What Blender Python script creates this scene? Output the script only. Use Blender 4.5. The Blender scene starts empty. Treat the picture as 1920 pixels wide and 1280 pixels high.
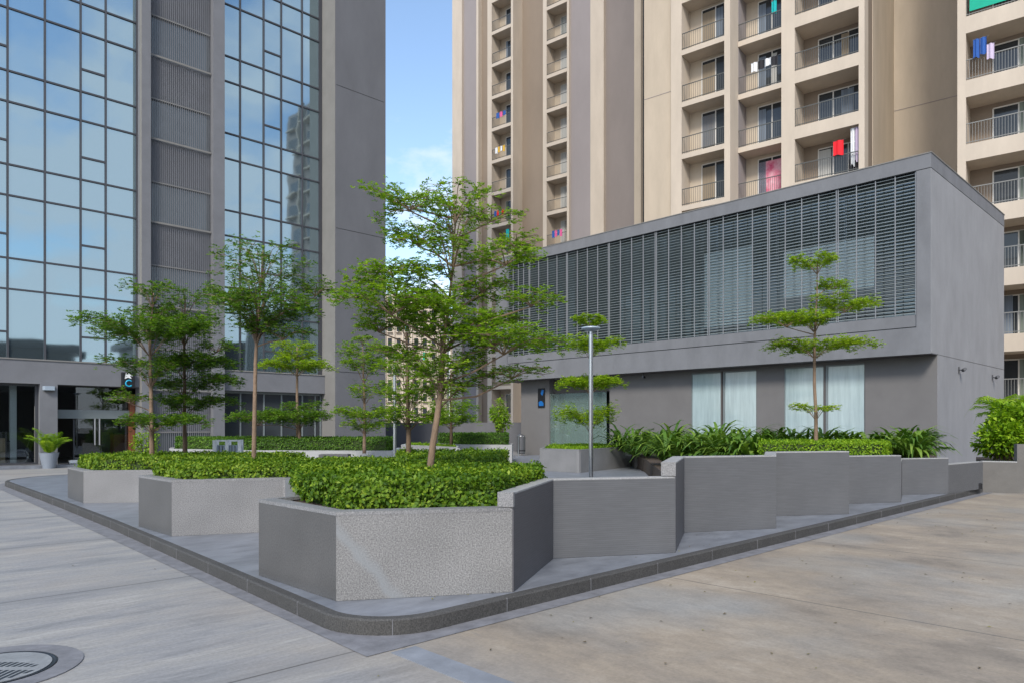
import bpy, math, random
import numpy as np
from math import radians as R, sin, cos, pi, hypot
random.seed(7); rng = np.random.default_rng(11)
C = bpy.context.scene.collection
sc = bpy.context.scene

# ------------------------------------------------------------------ camera, sky, sun
# world X runs along the office facade, world Y along the pavilion's long side; the eye is 1.5 m up
FP, HZ, EYE = 1335.0, 797.0, 1.5
FWD = (0.6953, 0.7187); RGT = (0.7187, -0.6953)
cd = bpy.data.cameras.new('camera'); cam = bpy.data.objects.new('camera', cd); C.objects.link(cam)
cam.location = (0, 0, EYE)
cam.rotation_euler = (R(90), 0, math.atan2(-FWD[0], FWD[1]))
cd.sensor_width = 36; cd.lens = 36*FP/1920; cd.shift_y = (HZ-640)/1920
cd.clip_start = 0.1; cd.clip_end = 2000
sc.camera = cam
SUN_AZ = math.atan2(-0.54, -0.84); SUN_EL = R(41)
w = bpy.data.worlds.new('World'); sc.world = w; w.use_nodes = True
nt = w.node_tree; nt.nodes.clear()
def N(t, k, **kw):
    n = t.nodes.new(k)
    for a, b in kw.items(): setattr(n, a, b)
    return n
wo = N(nt, 'ShaderNodeOutputWorld'); bg = N(nt, 'ShaderNodeBackground')
sky = N(nt, 'ShaderNodeTexSky'); sky.sky_type = 'NISHITA'; sky.sun_disc = False
sky.sun_elevation = SUN_EL; sky.sun_rotation = pi/2 - SUN_AZ
sky.air_density = 1.15; sky.dust_density = 0.9; sky.ozone_density = 1.6
tc = N(nt, 'ShaderNodeTexCoord'); sep = N(nt, 'ShaderNodeSeparateXYZ'); nt.links.new(tc.outputs['Generated'], sep.inputs[0])
zz = N(nt, 'ShaderNodeMath', operation='ADD'); zz.inputs[1].default_value = 0.28; nt.links.new(sep.outputs['Z'], zz.inputs[0])
dv = N(nt, 'ShaderNodeVectorMath', operation='DIVIDE'); nt.links.new(tc.outputs['Generated'], dv.inputs[0])
cx = N(nt, 'ShaderNodeCombineXYZ'); [nt.links.new(zz.outputs[0], cx.inputs[i]) for i in range(3)]
nt.links.new(cx.outputs[0], dv.inputs[1])
cn = N(nt, 'ShaderNodeTexNoise'); cn.inputs['Scale'].default_value = 3.4; cn.inputs['Detail'].default_value = 9; cn.inputs['Roughness'].default_value = 0.56; cn.inputs['Distortion'].default_value = 0.25
nt.links.new(dv.outputs[0], cn.inputs['Vector'])
hz = N(nt, 'ShaderNodeMapRange'); hz.inputs['From Min'].default_value = 0.0; hz.inputs['From Max'].default_value = 0.45; hz.inputs['To Min'].default_value = 0.2; hz.inputs['To Max'].default_value = -0.02
nt.links.new(sep.outputs['Z'], hz.inputs['Value'])
dt = N(nt, 'ShaderNodeVectorMath', operation='DOT_PRODUCT'); dt.inputs[1].default_value = (0.45, -0.89, 0); nt.links.new(tc.outputs['Generated'], dt.inputs[0])
dm = N(nt, 'ShaderNodeMapRange'); dm.inputs['From Min'].default_value = -0.8; dm.inputs['From Max'].default_value = 0.9; dm.inputs['To Min'].default_value = -0.09; dm.inputs['To Max'].default_value = 0.075
nt.links.new(dt.outputs['Value'], dm.inputs['Value'])
ad0 = N(nt, 'ShaderNodeMath', operation='ADD'); nt.links.new(cn.outputs['Fac'], ad0.inputs[0]); nt.links.new(dm.outputs[0], ad0.inputs[1])
ad = N(nt, 'ShaderNodeMath', operation='ADD'); nt.links.new(ad0.outputs[0], ad.inputs[0]); nt.links.new(hz.outputs[0], ad.inputs[1])
rp = N(nt, 'ShaderNodeValToRGB'); rp.color_ramp.elements[0].position = 0.49; rp.color_ramp.elements[1].position = 0.66
rp.color_ramp.elements[0].color = (0, 0, 0, 1); rp.color_ramp.elements[1].color = (0.9, 0.9, 0.9, 1)
nt.links.new(ad.outputs[0], rp.inputs[0])
bg2 = N(nt, 'ShaderNodeBackground'); bg2.inputs['Color'].default_value = (0.86, 0.91, 1.0, 1); bg2.inputs['Strength'].default_value = 0.68
mxw = N(nt, 'ShaderNodeMixShader')
nt.links.new(sky.outputs[0], bg.inputs['Color']); bg.inputs['Strength'].default_value = 0.15
nt.links.new(rp.outputs[0], mxw.inputs[0]); nt.links.new(bg.outputs[0], mxw.inputs[1]); nt.links.new(bg2.outputs[0], mxw.inputs[2])
nt.links.new(mxw.outputs[0], wo.inputs[0])
ld = bpy.data.lights.new('sun', 'SUN'); ld.energy = 2.0; ld.angle = R(14); ld.color = (1.0, 0.94, 0.85)
sun = bpy.data.objects.new('sun', ld); C.objects.link(sun)
sun.rotation_euler = (pi/2 - SUN_EL, 0, SUN_AZ + pi/2)
sc.view_settings.view_transform = 'Standard'; sc.view_settings.look = 'None'
sc.view_settings.exposure = 0.85; sc.view_settings.gamma = 1.0
sc.cycles.max_bounces = 6; sc.cycles.transparent_max_bounces = 12

# ------------------------------------------------------------------ survey helpers (photo bearings -> metres)
def ray(px):
    a = (px-960)/FP
    return (FWD[0]+RGT[0]*a, FWD[1]+RGT[1]*a)
def P(px, t):
    d = ray(px); return (d[0]*t, d[1]*t)
def tg(py, z): return FP*(EYE-z)/(py-HZ)          # distance of a point of height z seen below the horizon
def G(px, py, z=0.0): return P(px, tg(py, z))
def zat(py, t): return EYE+(HZ-py)*t/FP
def onY(px, Y): d = ray(px); return d[0]*Y/d[1]
def onX(px, X): d = ray(px); return d[1]*X/d[0]
def cw(x, t): return (x*RGT[0]+t*FWD[0], x*RGT[1]+t*FWD[1])

# ------------------------------------------------------------------ materials
MATS = {}
def mat(name, col, rough=0.7, metal=0.0, var=0.0, vs=3.0, bump=0.0, bs=40.0, stretch=None, col2=None, spec=0.5, detail=6):
    m = bpy.data.materials.new(name); m.use_nodes = True; t = m.node_tree; b = t.nodes['Principled BSDF']
    b.inputs['Base Color'].default_value = (*col, 1); b.inputs['Roughness'].default_value = rough
    b.inputs['Metallic'].default_value = metal; b.inputs['Specular IOR Level'].default_value = spec
    tcn = N(t, 'ShaderNodeTexCoord'); mp = N(t, 'ShaderNodeMapping'); t.links.new(tcn.outputs['Object'], mp.inputs[0])
    if stretch: mp.inputs['Scale'].default_value = stretch
    if var > 0:
        n = N(t, 'ShaderNodeTexNoise'); n.inputs['Scale'].default_value = vs; n.inputs['Detail'].default_value = detail; n.inputs['Roughness'].default_value = 0.65
        t.links.new(mp.outputs[0], n.inputs['Vector'])
        r = N(t, 'ShaderNodeValToRGB'); r.color_ramp.elements[0].position = 0.3; r.color_ramp.elements[1].position = 0.7
        c2 = col2 or tuple(min(1, c*(1+var)) for c in col)
        r.color_ramp.elements[0].color = (*[c*(1-var) for c in col], 1); r.color_ramp.elements[1].color = (*c2, 1)
        t.links.new(n.outputs['Fac'], r.inputs[0]); t.links.new(r.outputs[0], b.inputs['Base Color'])
    if bump > 0:
        n2 = N(t, 'ShaderNodeTexNoise'); n2.inputs['Scale'].default_value = bs; n2.inputs['Detail'].default_value = 4
        t.links.new(mp.outputs[0], n2.inputs['Vector'])
        bp = N(t, 'ShaderNodeBump'); bp.inputs['Strength'].default_value = bump; bp.inputs['Distance'].default_value = 0.02
        t.links.new(n2.outputs['Fac'], bp.inputs['Height']); t.links.new(bp.outputs[0], b.inputs['Normal'])
    MATS[name] = m
    return m
def granite(name, lo, mid, hi, scale=75, rough=0.55, vein=False, big=0.12):
    m = mat(name, mid, rough); t = m.node_tree; b = t.nodes['Principled BSDF']
    tcn = N(t, 'ShaderNodeTexCoord')
    n = N(t, 'ShaderNodeTexNoise'); n.inputs['Scale'].default_value = scale; n.inputs['Detail'].default_value = 3; n.inputs['Roughness'].default_value = 0.7
    t.links.new(tcn.outputs['Object'], n.inputs['Vector'])
    r = N(t, 'ShaderNodeValToRGB'); e = r.color_ramp.elements; e[0].position = 0.36; e[1].position = 0.64
    e[0].color = (*lo, 1); e[1].color = (*hi, 1); k = e.new(0.5); k.color = (*mid, 1)
    t.links.new(n.outputs['Fac'], r.inputs[0])
    n3 = N(t, 'ShaderNodeTexNoise'); n3.inputs['Scale'].default_value = 1.7; n3.inputs['Detail'].default_value = 5
    t.links.new(tcn.outputs['Object'], n3.inputs['Vector'])
    mr = N(t, 'ShaderNodeMapRange'); mr.inputs['From Min'].default_value = 0.3; mr.inputs['From Max'].default_value = 0.7; mr.inputs['To Min'].default_value = 1-big; mr.inputs['To Max'].default_value = 1+big
    t.links.new(n3.outputs['Fac'], mr.inputs['Value'])
    mm = N(t, 'ShaderNodeVectorMath', operation='SCALE'); t.links.new(r.outputs[0], mm.inputs[0]); t.links.new(mr.outputs[0], mm.inputs['Scale'])
    out = mm.outputs[0]
    if vein:   # one pale slanting vein through the slab, its own coordinates (x along face, z up)
        sp = N(t, 'ShaderNodeSeparateXYZ'); t.links.new(tcn.outputs['Object'], sp.inputs[0])
        a = N(t, 'ShaderNodeMath', operation='MULTIPLY'); a.inputs[1].default_value = 0.86; t.links.new(sp.outputs['Z'], a.inputs[0])
        s = N(t, 'ShaderNodeMath', operation='ADD'); t.links.new(sp.outputs['X'], s.inputs[0]); t.links.new(a.outputs[0], s.inputs[1])
        n4 = N(t, 'ShaderNodeTexNoise'); n4.inputs['Scale'].default_value = 4; t.links.new(tcn.outputs['Object'], n4.inputs['Vector'])
        j = N(t, 'ShaderNodeMath', operation='MULTIPLY_ADD'); j.inputs[1].default_value = 0.16; t.links.new(n4.outputs['Fac'], j.inputs[0]); t.links.new(s.outputs[0], j.inputs[2])
        rr = N(t, 'ShaderNodeValToRGB'); el = rr.color_ramp.elements
        el[0].position = 0.49; el[0].color = (0, 0, 0, 1); el[1].position = 0.66; el[1].color = (0, 0, 0, 1)
        q = el.new(0.55); q.color = (0.75, 0.75, 0.75, 1); q2 = el.new(0.60); q2.color = (0.55, 0.55, 0.55, 1)
        t.links.new(j.outputs[0], rr.inputs[0])
        mx = N(t, 'ShaderNodeMixRGB'); mx.inputs['Color2'].default_value = (0.225, 0.24, 0.25, 1)
        t.links.new(rr.outputs[0], mx.inputs[0]); t.links.new(out, mx.inputs[1]); out = mx.outputs[0]
    t.links.new(out, b.inputs['Base Color'])
    bp = N(t, 'ShaderNodeBump'); bp.inputs['Strength'].default_value = 0.25; bp.inputs['Distance'].default_value = 0.005
    t.links.new(n.outputs['Fac'], bp.inputs['Height']); t.links.new(bp.outputs[0], b.inputs['Normal'])
    return m
def thin_glass(name, tint, refl=0.25, rough=0.0, opac=0.0, ocol=(0.5, 0.6, 0.6)):
    m = bpy.data.materials.new(name); m.use_nodes = True; t = m.node_tree; t.nodes.clear()
    o = N(t, 'ShaderNodeOutputMaterial'); tr = N(t, 'ShaderNodeBsdfTransparent'); tr.inputs[0].default_value = (*tint, 1)
    gl = N(t, 'ShaderNodeBsdfGlossy'); gl.inputs['Roughness'].default_value = rough; gl.inputs[0].default_value = (0.9, 0.95, 1, 1)
    fr = N(t, 'ShaderNodeFresnel'); fr.inputs[0].default_value = 1.5
    ma = N(t, 'ShaderNodeMath', operation='ADD'); ma.inputs[1].default_value = refl; t.links.new(fr.outputs[0], ma.inputs[0])
    df = N(t, 'ShaderNodeBsdfDiffuse'); df.inputs[0].default_value = (*ocol, 1)
    m1 = N(t, 'ShaderNodeMixShader'); m1.inputs[0].default_value = opac; t.links.new(tr.outputs[0], m1.inputs[1]); t.links.new(df.outputs[0], m1.inputs[2])
    m2 = N(t, 'ShaderNodeMixShader'); t.links.new(ma.outputs[0], m2.inputs[0]); t.links.new(m1.outputs[0], m2.inputs[1]); t.links.new(gl.outputs[0], m2.inputs[2])
    t.links.new(m2.outputs[0], o.inputs[0]); MATS[name] = m
    return m
def leafmat(name, c1, c2, c3, trans=0.35):
    m = bpy.data.materials.new(name); m.use_nodes = True; t = m.node_tree; t.nodes.clear()
    o = N(t, 'ShaderNodeOutputMaterial'); at = N(t, 'ShaderNodeAttribute'); at.attribute_name = 'tint'
    r = N(t, 'ShaderNodeValToRGB'); e = r.color_ramp.elements; e[0].color = (*c1, 1); e[1].color = (*c3, 1); e[1].position = 1.0
    k = e.new(0.5); k.color = (*c2, 1); t.links.new(at.outputs['Fac'], r.inputs[0])
    b = N(t, 'ShaderNodeBsdfPrincipled'); b.inputs['Roughness'].default_value = 0.55; b.inputs['Specular IOR Level'].default_value = 0.3
    t.links.new(r.outputs[0], b.inputs['Base Color'])
    tl = N(t, 'ShaderNodeBsdfTranslucent'); g = N(t, 'ShaderNodeMixRGB'); g.blend_type = 'MULTIPLY'; g.inputs[0].default_value = 1; g.inputs[2].default_value = (1.25, 1.3, 0.5, 1)
    t.links.new(r.outputs[0], g.inputs[1]); t.links.new(g.outputs[0], tl.inputs[0])
    mx = N(t, 'ShaderNodeMixShader'); mx.inputs[0].default_value = trans
    t.links.new(b.outputs[0], mx.inputs[1]); t.links.new(tl.outputs[0], mx.inputs[2]); t.links.new(mx.outputs[0], o.inputs[0])
    MATS[name] = m
    return m
M = MATS
mat('grey_plaster', (0.155, 0.159, 0.172), 0.85, var=0.10, vs=1.3, bump=0.15, bs=60)
mat('dark_plaster', (0.118, 0.121, 0.132), 0.85, var=0.10, vs=0.9, bump=0.12, bs=60, stretch=(1, 1, 0.4))
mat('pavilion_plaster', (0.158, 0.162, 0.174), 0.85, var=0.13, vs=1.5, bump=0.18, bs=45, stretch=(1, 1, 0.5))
mat('pavilion_end_lit', (0.255, 0.258, 0.268), 0.8, var=0.10, vs=1.4, bump=0.18, bs=45, stretch=(1, 1, 0.5))  # paler copy of the front plaster: brighter light painted into the end wall
mat('pavilion_lower', (0.142, 0.137, 0.136), 0.85, var=0.07, vs=1.2, bump=0.12, bs=50)
mat('pale_plaster', (0.19, 0.185, 0.175), 0.85, var=0.08, vs=1.5)
mat('beige_paint', (0.45, 0.38, 0.295), 0.9, var=0.10, vs=0.9, bump=0.1, bs=20, stretch=(1, 1, 0.25))
mat('cream_paint', (0.50, 0.43, 0.35), 0.9, var=0.08, vs=1.1, stretch=(1, 1, 0.3))
mat('wall_warm', (0.13, 0.124, 0.115), 0.85, var=0.12, vs=2.2, bump=0.15, bs=40)
mat('taupe_paint', (0.215, 0.185, 0.17), 0.9, var=0.10, vs=0.3, stretch=(1, 1, 0.4))
mat('mauve_paint', (0.27, 0.24, 0.235), 0.9, var=0.08, vs=0.3, stretch=(1, 1, 0.4))
mat('brown_shade', (0.24, 0.19, 0.145), 0.9, var=0.10, vs=0.3, stretch=(1, 1, 0.4))  # beige darkened to brown: shade painted into side walls and deep recesses
mat('frame_dark', (0.05, 0.052, 0.06), 0.45)
mat('frame_bronze', (0.09, 0.08, 0.075), 0.5)
mat('frame_white', (0.62, 0.6, 0.56), 0.5)
mat('rail_grey', (0.085, 0.09, 0.085), 0.5)
mat('rail_pale', (0.2, 0.2, 0.19), 0.5)
mat('glass_dark', (0.035, 0.04, 0.045), 0.08)
mat('steel', (0.55, 0.56, 0.58), 0.28, metal=1.0)
mat('bin_metal', (0.16, 0.16, 0.165), 0.35, metal=0.6)
mat('patch_glass', (0.40, 0.45, 0.45), 0.22, metal=0.85)
mat('lamp_grey', (0.30, 0.36, 0.42), 0.4)
mat('louvre_metal', (0.165, 0.19, 0.195), 0.45, var=0.08, vs=2)
mat('louvre_post', (0.21, 0.22, 0.235), 0.45)
mat('soil', (0.06, 0.04, 0.028), 0.95, var=0.3, vs=20, bump=0.5)
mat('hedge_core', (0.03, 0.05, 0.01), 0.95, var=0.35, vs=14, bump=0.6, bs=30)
mat('bark', (0.20, 0.135, 0.09), 0.85, var=0.25, vs=14, bump=0.5, bs=60, stretch=(1, 1, 0.3))
mat('bark_brown', (0.13, 0.085, 0.055), 0.85, var=0.25, vs=14, bump=0.5, bs=60, stretch=(1, 1, 0.3))
mat('black', (0.012, 0.012, 0.014), 0.4)
mat('interior_dark', (0.05, 0.045, 0.042), 0.8)
mat('interior_floor', (0.12, 0.11, 0.10), 0.3)
mat('wood_brown', (0.16, 0.055, 0.025), 0.45, var=0.3, vs=6, stretch=(8, 8, 1))
mat('wood_pale', (0.42, 0.29, 0.17), 0.5, var=0.2, vs=6, stretch=(1, 1, 8))
mat('cyan_paint', (0.02, 0.35, 0.55), 0.4)
mat('blue_paint', (0.01, 0.12, 0.38), 0.4)
mat('white_paint', (0.75, 0.75, 0.75), 0.4)
mat('pot_grey', (0.22, 0.25, 0.295), 0.5, var=0.06, vs=3)
mat('cast_iron', (0.22, 0.23, 0.235), 0.6, var=0.2, vs=9, bump=0.2)
mat('green_cloth', (0.0, 0.34, 0.22), 0.8, var=0.08, vs=3)
mat('far_facade', (0.47, 0.40, 0.32), 0.9, var=0.05, vs=0.05)
mat('drain_stone', (0.20, 0.215, 0.24), 0.6, var=0.25, vs=2.2, bump=0.1)
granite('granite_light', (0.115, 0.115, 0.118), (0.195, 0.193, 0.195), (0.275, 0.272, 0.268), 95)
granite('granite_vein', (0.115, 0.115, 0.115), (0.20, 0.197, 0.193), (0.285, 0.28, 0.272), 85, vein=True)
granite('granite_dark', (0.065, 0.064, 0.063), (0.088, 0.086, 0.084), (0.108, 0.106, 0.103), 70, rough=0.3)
granite('granite_coping', (0.25, 0.25, 0.25), (0.33, 0.33, 0.33), (0.41, 0.41, 0.405), 80, rough=0.45)
granite('kerb_stone', (0.034, 0.033, 0.031), (0.056, 0.054, 0.051), (0.082, 0.079, 0.074), 90, rough=0.75)

leafmat('leaf_litter', (0.05, 0.035, 0.02), (0.14, 0.10, 0.03), (0.25, 0.24, 0.05), 0.1)
def tile_material(name, col, rough=0.5):
    m = mat(name, col, rough); t = m.node_tree; b = t.nodes['Principled BSDF']
    g = N(t, 'ShaderNodeTexCoord'); sp = N(t, 'ShaderNodeSeparateXYZ'); t.links.new(g.outputs['Object'], sp.inputs[0])
    ml = N(t, 'ShaderNodeMath', operation='MULTIPLY'); ml.inputs[1].default_value = 1/0.022; t.links.new(sp.outputs['Z'], ml.inputs[0])
    fr = N(t, 'ShaderNodeMath', operation='FRACT'); t.links.new(ml.outputs[0], fr.inputs[0])
    gt = N(t, 'ShaderNodeMath', operation='GREATER_THAN'); gt.inputs[1].default_value = 0.14; t.links.new(fr.outputs[0], gt.inputs[0])
    mp = N(t, 'ShaderNodeMapping'); mp.inputs['Scale'].default_value = (3.5, 3.5, 40); t.links.new(g.outputs['Object'], mp.inputs[0])
    n = N(t, 'ShaderNodeTexNoise'); n.inputs['Scale'].default_value = 1.3; n.inputs['Detail'].default_value = 5; t.links.new(mp.outputs[0], n.inputs['Vector'])
    n2 = N(t, 'ShaderNodeTexNoise'); n2.inputs['Scale'].default_value = 1.6; n2.inputs['Detail'].default_value = 4; t.links.new(g.outputs['Object'], n2.inputs['Vector'])
    r = N(t, 'ShaderNodeValToRGB'); r.color_ramp.elements[0].position = .25; r.color_ramp.elements[1].position = .75
    r.color_ramp.elements[0].color = (*[c*0.80 for c in col], 1); r.color_ramp.elements[1].color = (*[c*1.18 for c in col], 1)
    av = N(t, 'ShaderNodeMath', operation='MULTIPLY_ADD'); av.inputs[1].default_value = 0.5; t.links.new(n.outputs['Fac'], av.inputs[0])
    h2 = N(t, 'ShaderNodeMath', operation='MULTIPLY'); h2.inputs[1].default_value = 0.5; t.links.new(n2.outputs['Fac'], h2.inputs[0]); t.links.new(h2.outputs[0], av.inputs[2])
    t.links.new(av.outputs[0], r.inputs[0])
    mx = N(t, 'ShaderNodeMixRGB'); mx.inputs[1].default_value = (*[c*0.72 for c in col], 1); t.links.new(gt.outputs[0], mx.inputs[0]); t.links.new(r.outputs[0], mx.inputs[2])
    t.links.new(mx.outputs[0], b.inputs['Base Color'])
    bp = N(t, 'ShaderNodeBump'); bp.inputs['Strength'].default_value = 0.35; bp.inputs['Distance'].default_value = 0.003
    t.links.new(gt.outputs[0], bp.inputs['Height']); t.links.new(bp.outputs[0], b.inputs['Normal'])
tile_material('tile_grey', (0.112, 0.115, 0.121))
tile_material('tile_dark', (0.082, 0.080, 0.085))  # dark tile for the bench, and shade painted into the wall returns

def ground_material(name):
    m = mat(name, (0.3, 0.3, 0.3), 0.7); t = m.node_tree; b = t.nodes['Principled BSDF']
    L = t.links.new
    g = N(t, 'ShaderNodeTexCoord'); sp = N(t, 'ShaderNodeSeparateXYZ'); L(g.outputs['Object'], sp.inputs[0])
    wv = N(t, 'ShaderNodeTexNoise'); wv.inputs['Scale'].default_value = 0.35; wv.inputs['Detail'].default_value = 2; L(g.outputs['Object'], wv.inputs['Vector'])
    ws = N(t, 'ShaderNodeVectorMath', operation='SCALE'); ws.inputs['Scale'].default_value = 0.35; L(wv.outputs['Color'], ws.inputs[0])
    wa = N(t, 'ShaderNodeVectorMath', operation='ADD'); L(g.outputs['Object'], wa.inputs[0]); L(ws.outputs[0], wa.inputs[1])
    def streak(scale, ns, det=7, rough=0.62):
        mp = N(t, 'ShaderNodeMapping'); mp.inputs['Scale'].default_value = scale; L(wa.outputs[0], mp.inputs[0])
        n = N(t, 'ShaderNodeTexNoise'); n.inputs['Scale'].default_value = ns; n.inputs['Detail'].default_value = det; n.inputs['Roughness'].default_value = rough
        L(mp.outputs[0], n.inputs['Vector']); return n.outputs['Fac']
    # pour of the right-hand yard: X > 2.8 and Y < 4 (tan, broomed along Y); elsewhere grey, broomed along X
    gx = N(t, 'ShaderNodeMapRange'); gx.inputs['From Min'].default_value = 2.2; gx.inputs['From Max'].default_value = 3.4; L(sp.outputs['X'], gx.inputs['Value'])
    gy = N(t, 'ShaderNodeMapRange'); gy.inputs['From Min'].default_value = 4.6; gy.inputs['From Max'].default_value = 4.0; L(sp.outputs['Y'], gy.inputs['Value'])
    side = N(t, 'ShaderNodeMath', operation='MULTIPLY'); L(gx.outputs[0], side.inputs[0]); L(gy.outputs[0], side.inputs[1])
    def ramp(inp, cols, pos):
        r = N(t, 'ShaderNodeValToRGB'); e = r.color_ramp.elements
        e[0].position = pos[0]; e[0].color = (*cols[0], 1); e[1].position = pos[-1]; e[1].color = (*cols[-1], 1)
        for c, p in zip(cols[1:-1], pos[1:-1]): k = e.new(p); k.color = (*c, 1)
        L(inp, r.inputs[0]); return r.outputs[0]
    s1 = streak((0.42, 1.7, 1), 1.6, 9, .68); s2 = streak((0.8, 0.55, 1), 1.7, 10, .66)
    f1 = streak((1.6, 16, 1), 2.0, 6); f2 = streak((7, 3.0, 1), 2.0, 7)
    left = ramp(s1, [(0.18, 0.18, 0.18), (0.255, 0.252, 0.25), (0.29, 0.28, 0.262), (0.38, 0.372, 0.355)], [0.3, 0.45, 0.56, 0.72])
    right = ramp(s2, [(0.165, 0.142, 0.115), (0.25, 0.212, 0.168), (0.285, 0.237, 0.18), (0.38, 0.33, 0.265)], [0.3, 0.45, 0.56, 0.74])
    pn = N(t, 'ShaderNodeTexNoise'); pn.inputs['Scale'].default_value = 0.55; pn.inputs['Detail'].default_value = 5; pn.inputs['Roughness'].default_value = .6; L(g.outputs['Object'], pn.inputs['Vector'])
    rust = ramp(pn.outputs['Fac'], [(0, 0, 0), (0, 0, 0), (0.55, 0.55, 0.55)], [0.2, 0.5, 0.72])
    mxl = N(t, 'ShaderNodeMixRGB'); mxl.inputs[2].default_value = (0.30, 0.265, 0.225, 1); L(rust, mxl.inputs[0]); L(left, mxl.inputs[1])
    pr = N(t, 'ShaderNodeTexNoise'); pr.inputs['Scale'].default_value = 0.42; pr.inputs['Detail'].default_value = 6; L(wa.outputs[0], pr.inputs['Vector'])
    grey = ramp(pr.outputs['Fac'], [(0, 0, 0), (0, 0, 0), (0.7, 0.7, 0.7)], [0.2, 0.47, 0.66])
    mxr = N(t, 'ShaderNodeMixRGB'); mxr.inputs[2].default_value = (0.27, 0.275, 0.265, 1); L(grey, mxr.inputs[0]); L(right, mxr.inputs[1])
    mx = N(t, 'ShaderNodeMixRGB'); L(side.outputs[0], mx.inputs[0]); L(mxl.outputs[0], mx.inputs[1]); L(mxr.outputs[0], mx.inputs[2])
    fm = N(t, 'ShaderNodeMixRGB'); L(side.outputs[0], fm.inputs[0]); L(f1, fm.inputs[1]); L(f2, fm.inputs[2])
    fr = N(t, 'ShaderNodeMapRange'); fr.inputs['From Min'].default_value = 0.3; fr.inputs['From Max'].default_value = 0.7; fr.inputs['To Min'].default_value = 0.73; fr.inputs['To Max'].default_value = 1.24
    gr = N(t, 'ShaderNodeTexNoise'); gr.inputs['Scale'].default_value = 36; gr.inputs['Detail'].default_value = 5; gr.inputs['Roughness'].default_value = 0.75; L(g.outputs['Object'], gr.inputs['Vector'])
    gm = N(t, 'ShaderNodeMixRGB'); gm.inputs[0].default_value = 0.6; L(fm.outputs[0], gm.inputs[1]); L(gr.outputs['Fac'], gm.inputs[2]); L(gm.outputs[0], fr.inputs['Value'])
    sca = N(t, 'ShaderNodeVectorMath', operation='SCALE'); L(mx.outputs[0], sca.inputs[0]); L(fr.outputs[0], sca.inputs['Scale'])
    # saw-cut joints between pours
    def line(axis, off, per, wdt):
        a = N(t, 'ShaderNodeMath', operation='SUBTRACT'); a.inputs[1].default_value = off; L(sp.outputs[axis], a.inputs[0])
        d = N(t, 'ShaderNodeMath', operation='PINGPONG'); d.inputs[1].default_value = per/2; L(a.outputs[0], d.inputs[0])
        l = N(t, 'ShaderNodeMath', operation='LESS_THAN'); l.inputs[1].default_value = wdt; L(d.outputs[0], l.inputs[0]); return l.outputs[0]
    la = line('Y', 4.13, 3.2, 0.009); lb = line('X', 6.02, 3.2, 0.008)
    inv = N(t, 'ShaderNodeMath', operation='SUBTRACT'); inv.inputs[0].default_value = 1; L(side.outputs[0], inv.inputs[1])
    m1 = N(t, 'ShaderNodeMath', operation='MULTIPLY'); L(la, m1.inputs[0]); L(inv.outputs[0], m1.inputs[1])
    m2 = N(t, 'ShaderNodeMath', operation='MULTIPLY'); L(lb, m2.inputs[0]); L(side.outputs[0], m2.inputs[1])
    mm = N(t, 'ShaderNodeMath', operation='MAXIMUM'); L(m1.outputs[0], mm.inputs[0]); L(m2.outputs[0], mm.inputs[1])
    mj = N(t, 'ShaderNodeMath', operation='MULTIPLY'); mj.inputs[1].default_value = 0.85; L(mm.outputs[0], mj.inputs[0])
    sc1 = streak((1.1, 7, 1), 1.1, 5, .7); sc2 = streak((5, 1.3, 1), 1.2, 6, .7)
    scm = N(t, 'ShaderNodeMixRGB'); L(side.outputs[0], scm.inputs[0]); L(sc1, scm.inputs[1]); L(sc2, scm.inputs[2])
    scr = ramp(scm.outputs[0], [(0, 0, 0), (0, 0, 0), (0.55, 0.55, 0.55)], [0.2, 0.655, 0.72])
    scd = ramp(scm.outputs[0], [(0.5, 0.5, 0.5), (0, 0, 0), (0, 0, 0)], [0.27, 0.36, 0.8])
    k1 = N(t, 'ShaderNodeMixRGB'); k1.inputs[2].default_value = (0.46, 0.44, 0.41, 1); L(scr, k1.inputs[0]); L(sca.outputs[0], k1.inputs[1])
    k2 = N(t, 'ShaderNodeMixRGB'); k2.inputs[2].default_value = (0.14, 0.14, 0.14, 1); L(scd, k2.inputs[0]); L(k1.outputs[0], k2.inputs[1])
    sp2 = N(t, 'ShaderNodeTexNoise'); sp2.inputs['Scale'].default_value = 7; sp2.inputs['Detail'].default_value = 6; sp2.inputs['Roughness'].default_value = 0.7; L(g.outputs['Object'], sp2.inputs['Vector'])
    spr = ramp(sp2.outputs['Fac'], [(0.65, 0.65, 0.65), (0, 0, 0), (0, 0, 0)], [0.27, 0.33, 0.8])
    k3 = N(t, 'ShaderNodeMixRGB'); k3.inputs[2].default_value = (0.10, 0.098, 0.092, 1); L(spr, k3.inputs[0]); L(k2.outputs[0], k3.inputs[1])
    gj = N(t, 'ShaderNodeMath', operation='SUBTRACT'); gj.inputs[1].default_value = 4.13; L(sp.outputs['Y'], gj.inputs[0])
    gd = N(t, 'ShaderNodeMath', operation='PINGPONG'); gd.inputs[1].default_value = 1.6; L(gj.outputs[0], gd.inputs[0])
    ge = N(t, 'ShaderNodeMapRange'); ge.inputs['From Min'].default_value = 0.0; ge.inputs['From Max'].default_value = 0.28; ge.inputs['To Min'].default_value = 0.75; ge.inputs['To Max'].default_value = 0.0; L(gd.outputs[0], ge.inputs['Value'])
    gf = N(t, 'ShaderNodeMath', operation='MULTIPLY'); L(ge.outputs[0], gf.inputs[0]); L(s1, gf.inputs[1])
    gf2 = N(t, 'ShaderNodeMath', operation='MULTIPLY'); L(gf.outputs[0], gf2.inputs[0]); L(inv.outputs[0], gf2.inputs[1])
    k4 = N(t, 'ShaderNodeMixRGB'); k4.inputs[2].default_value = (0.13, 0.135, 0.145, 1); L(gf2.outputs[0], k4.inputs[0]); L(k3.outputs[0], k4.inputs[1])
    sca = k4
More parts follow.
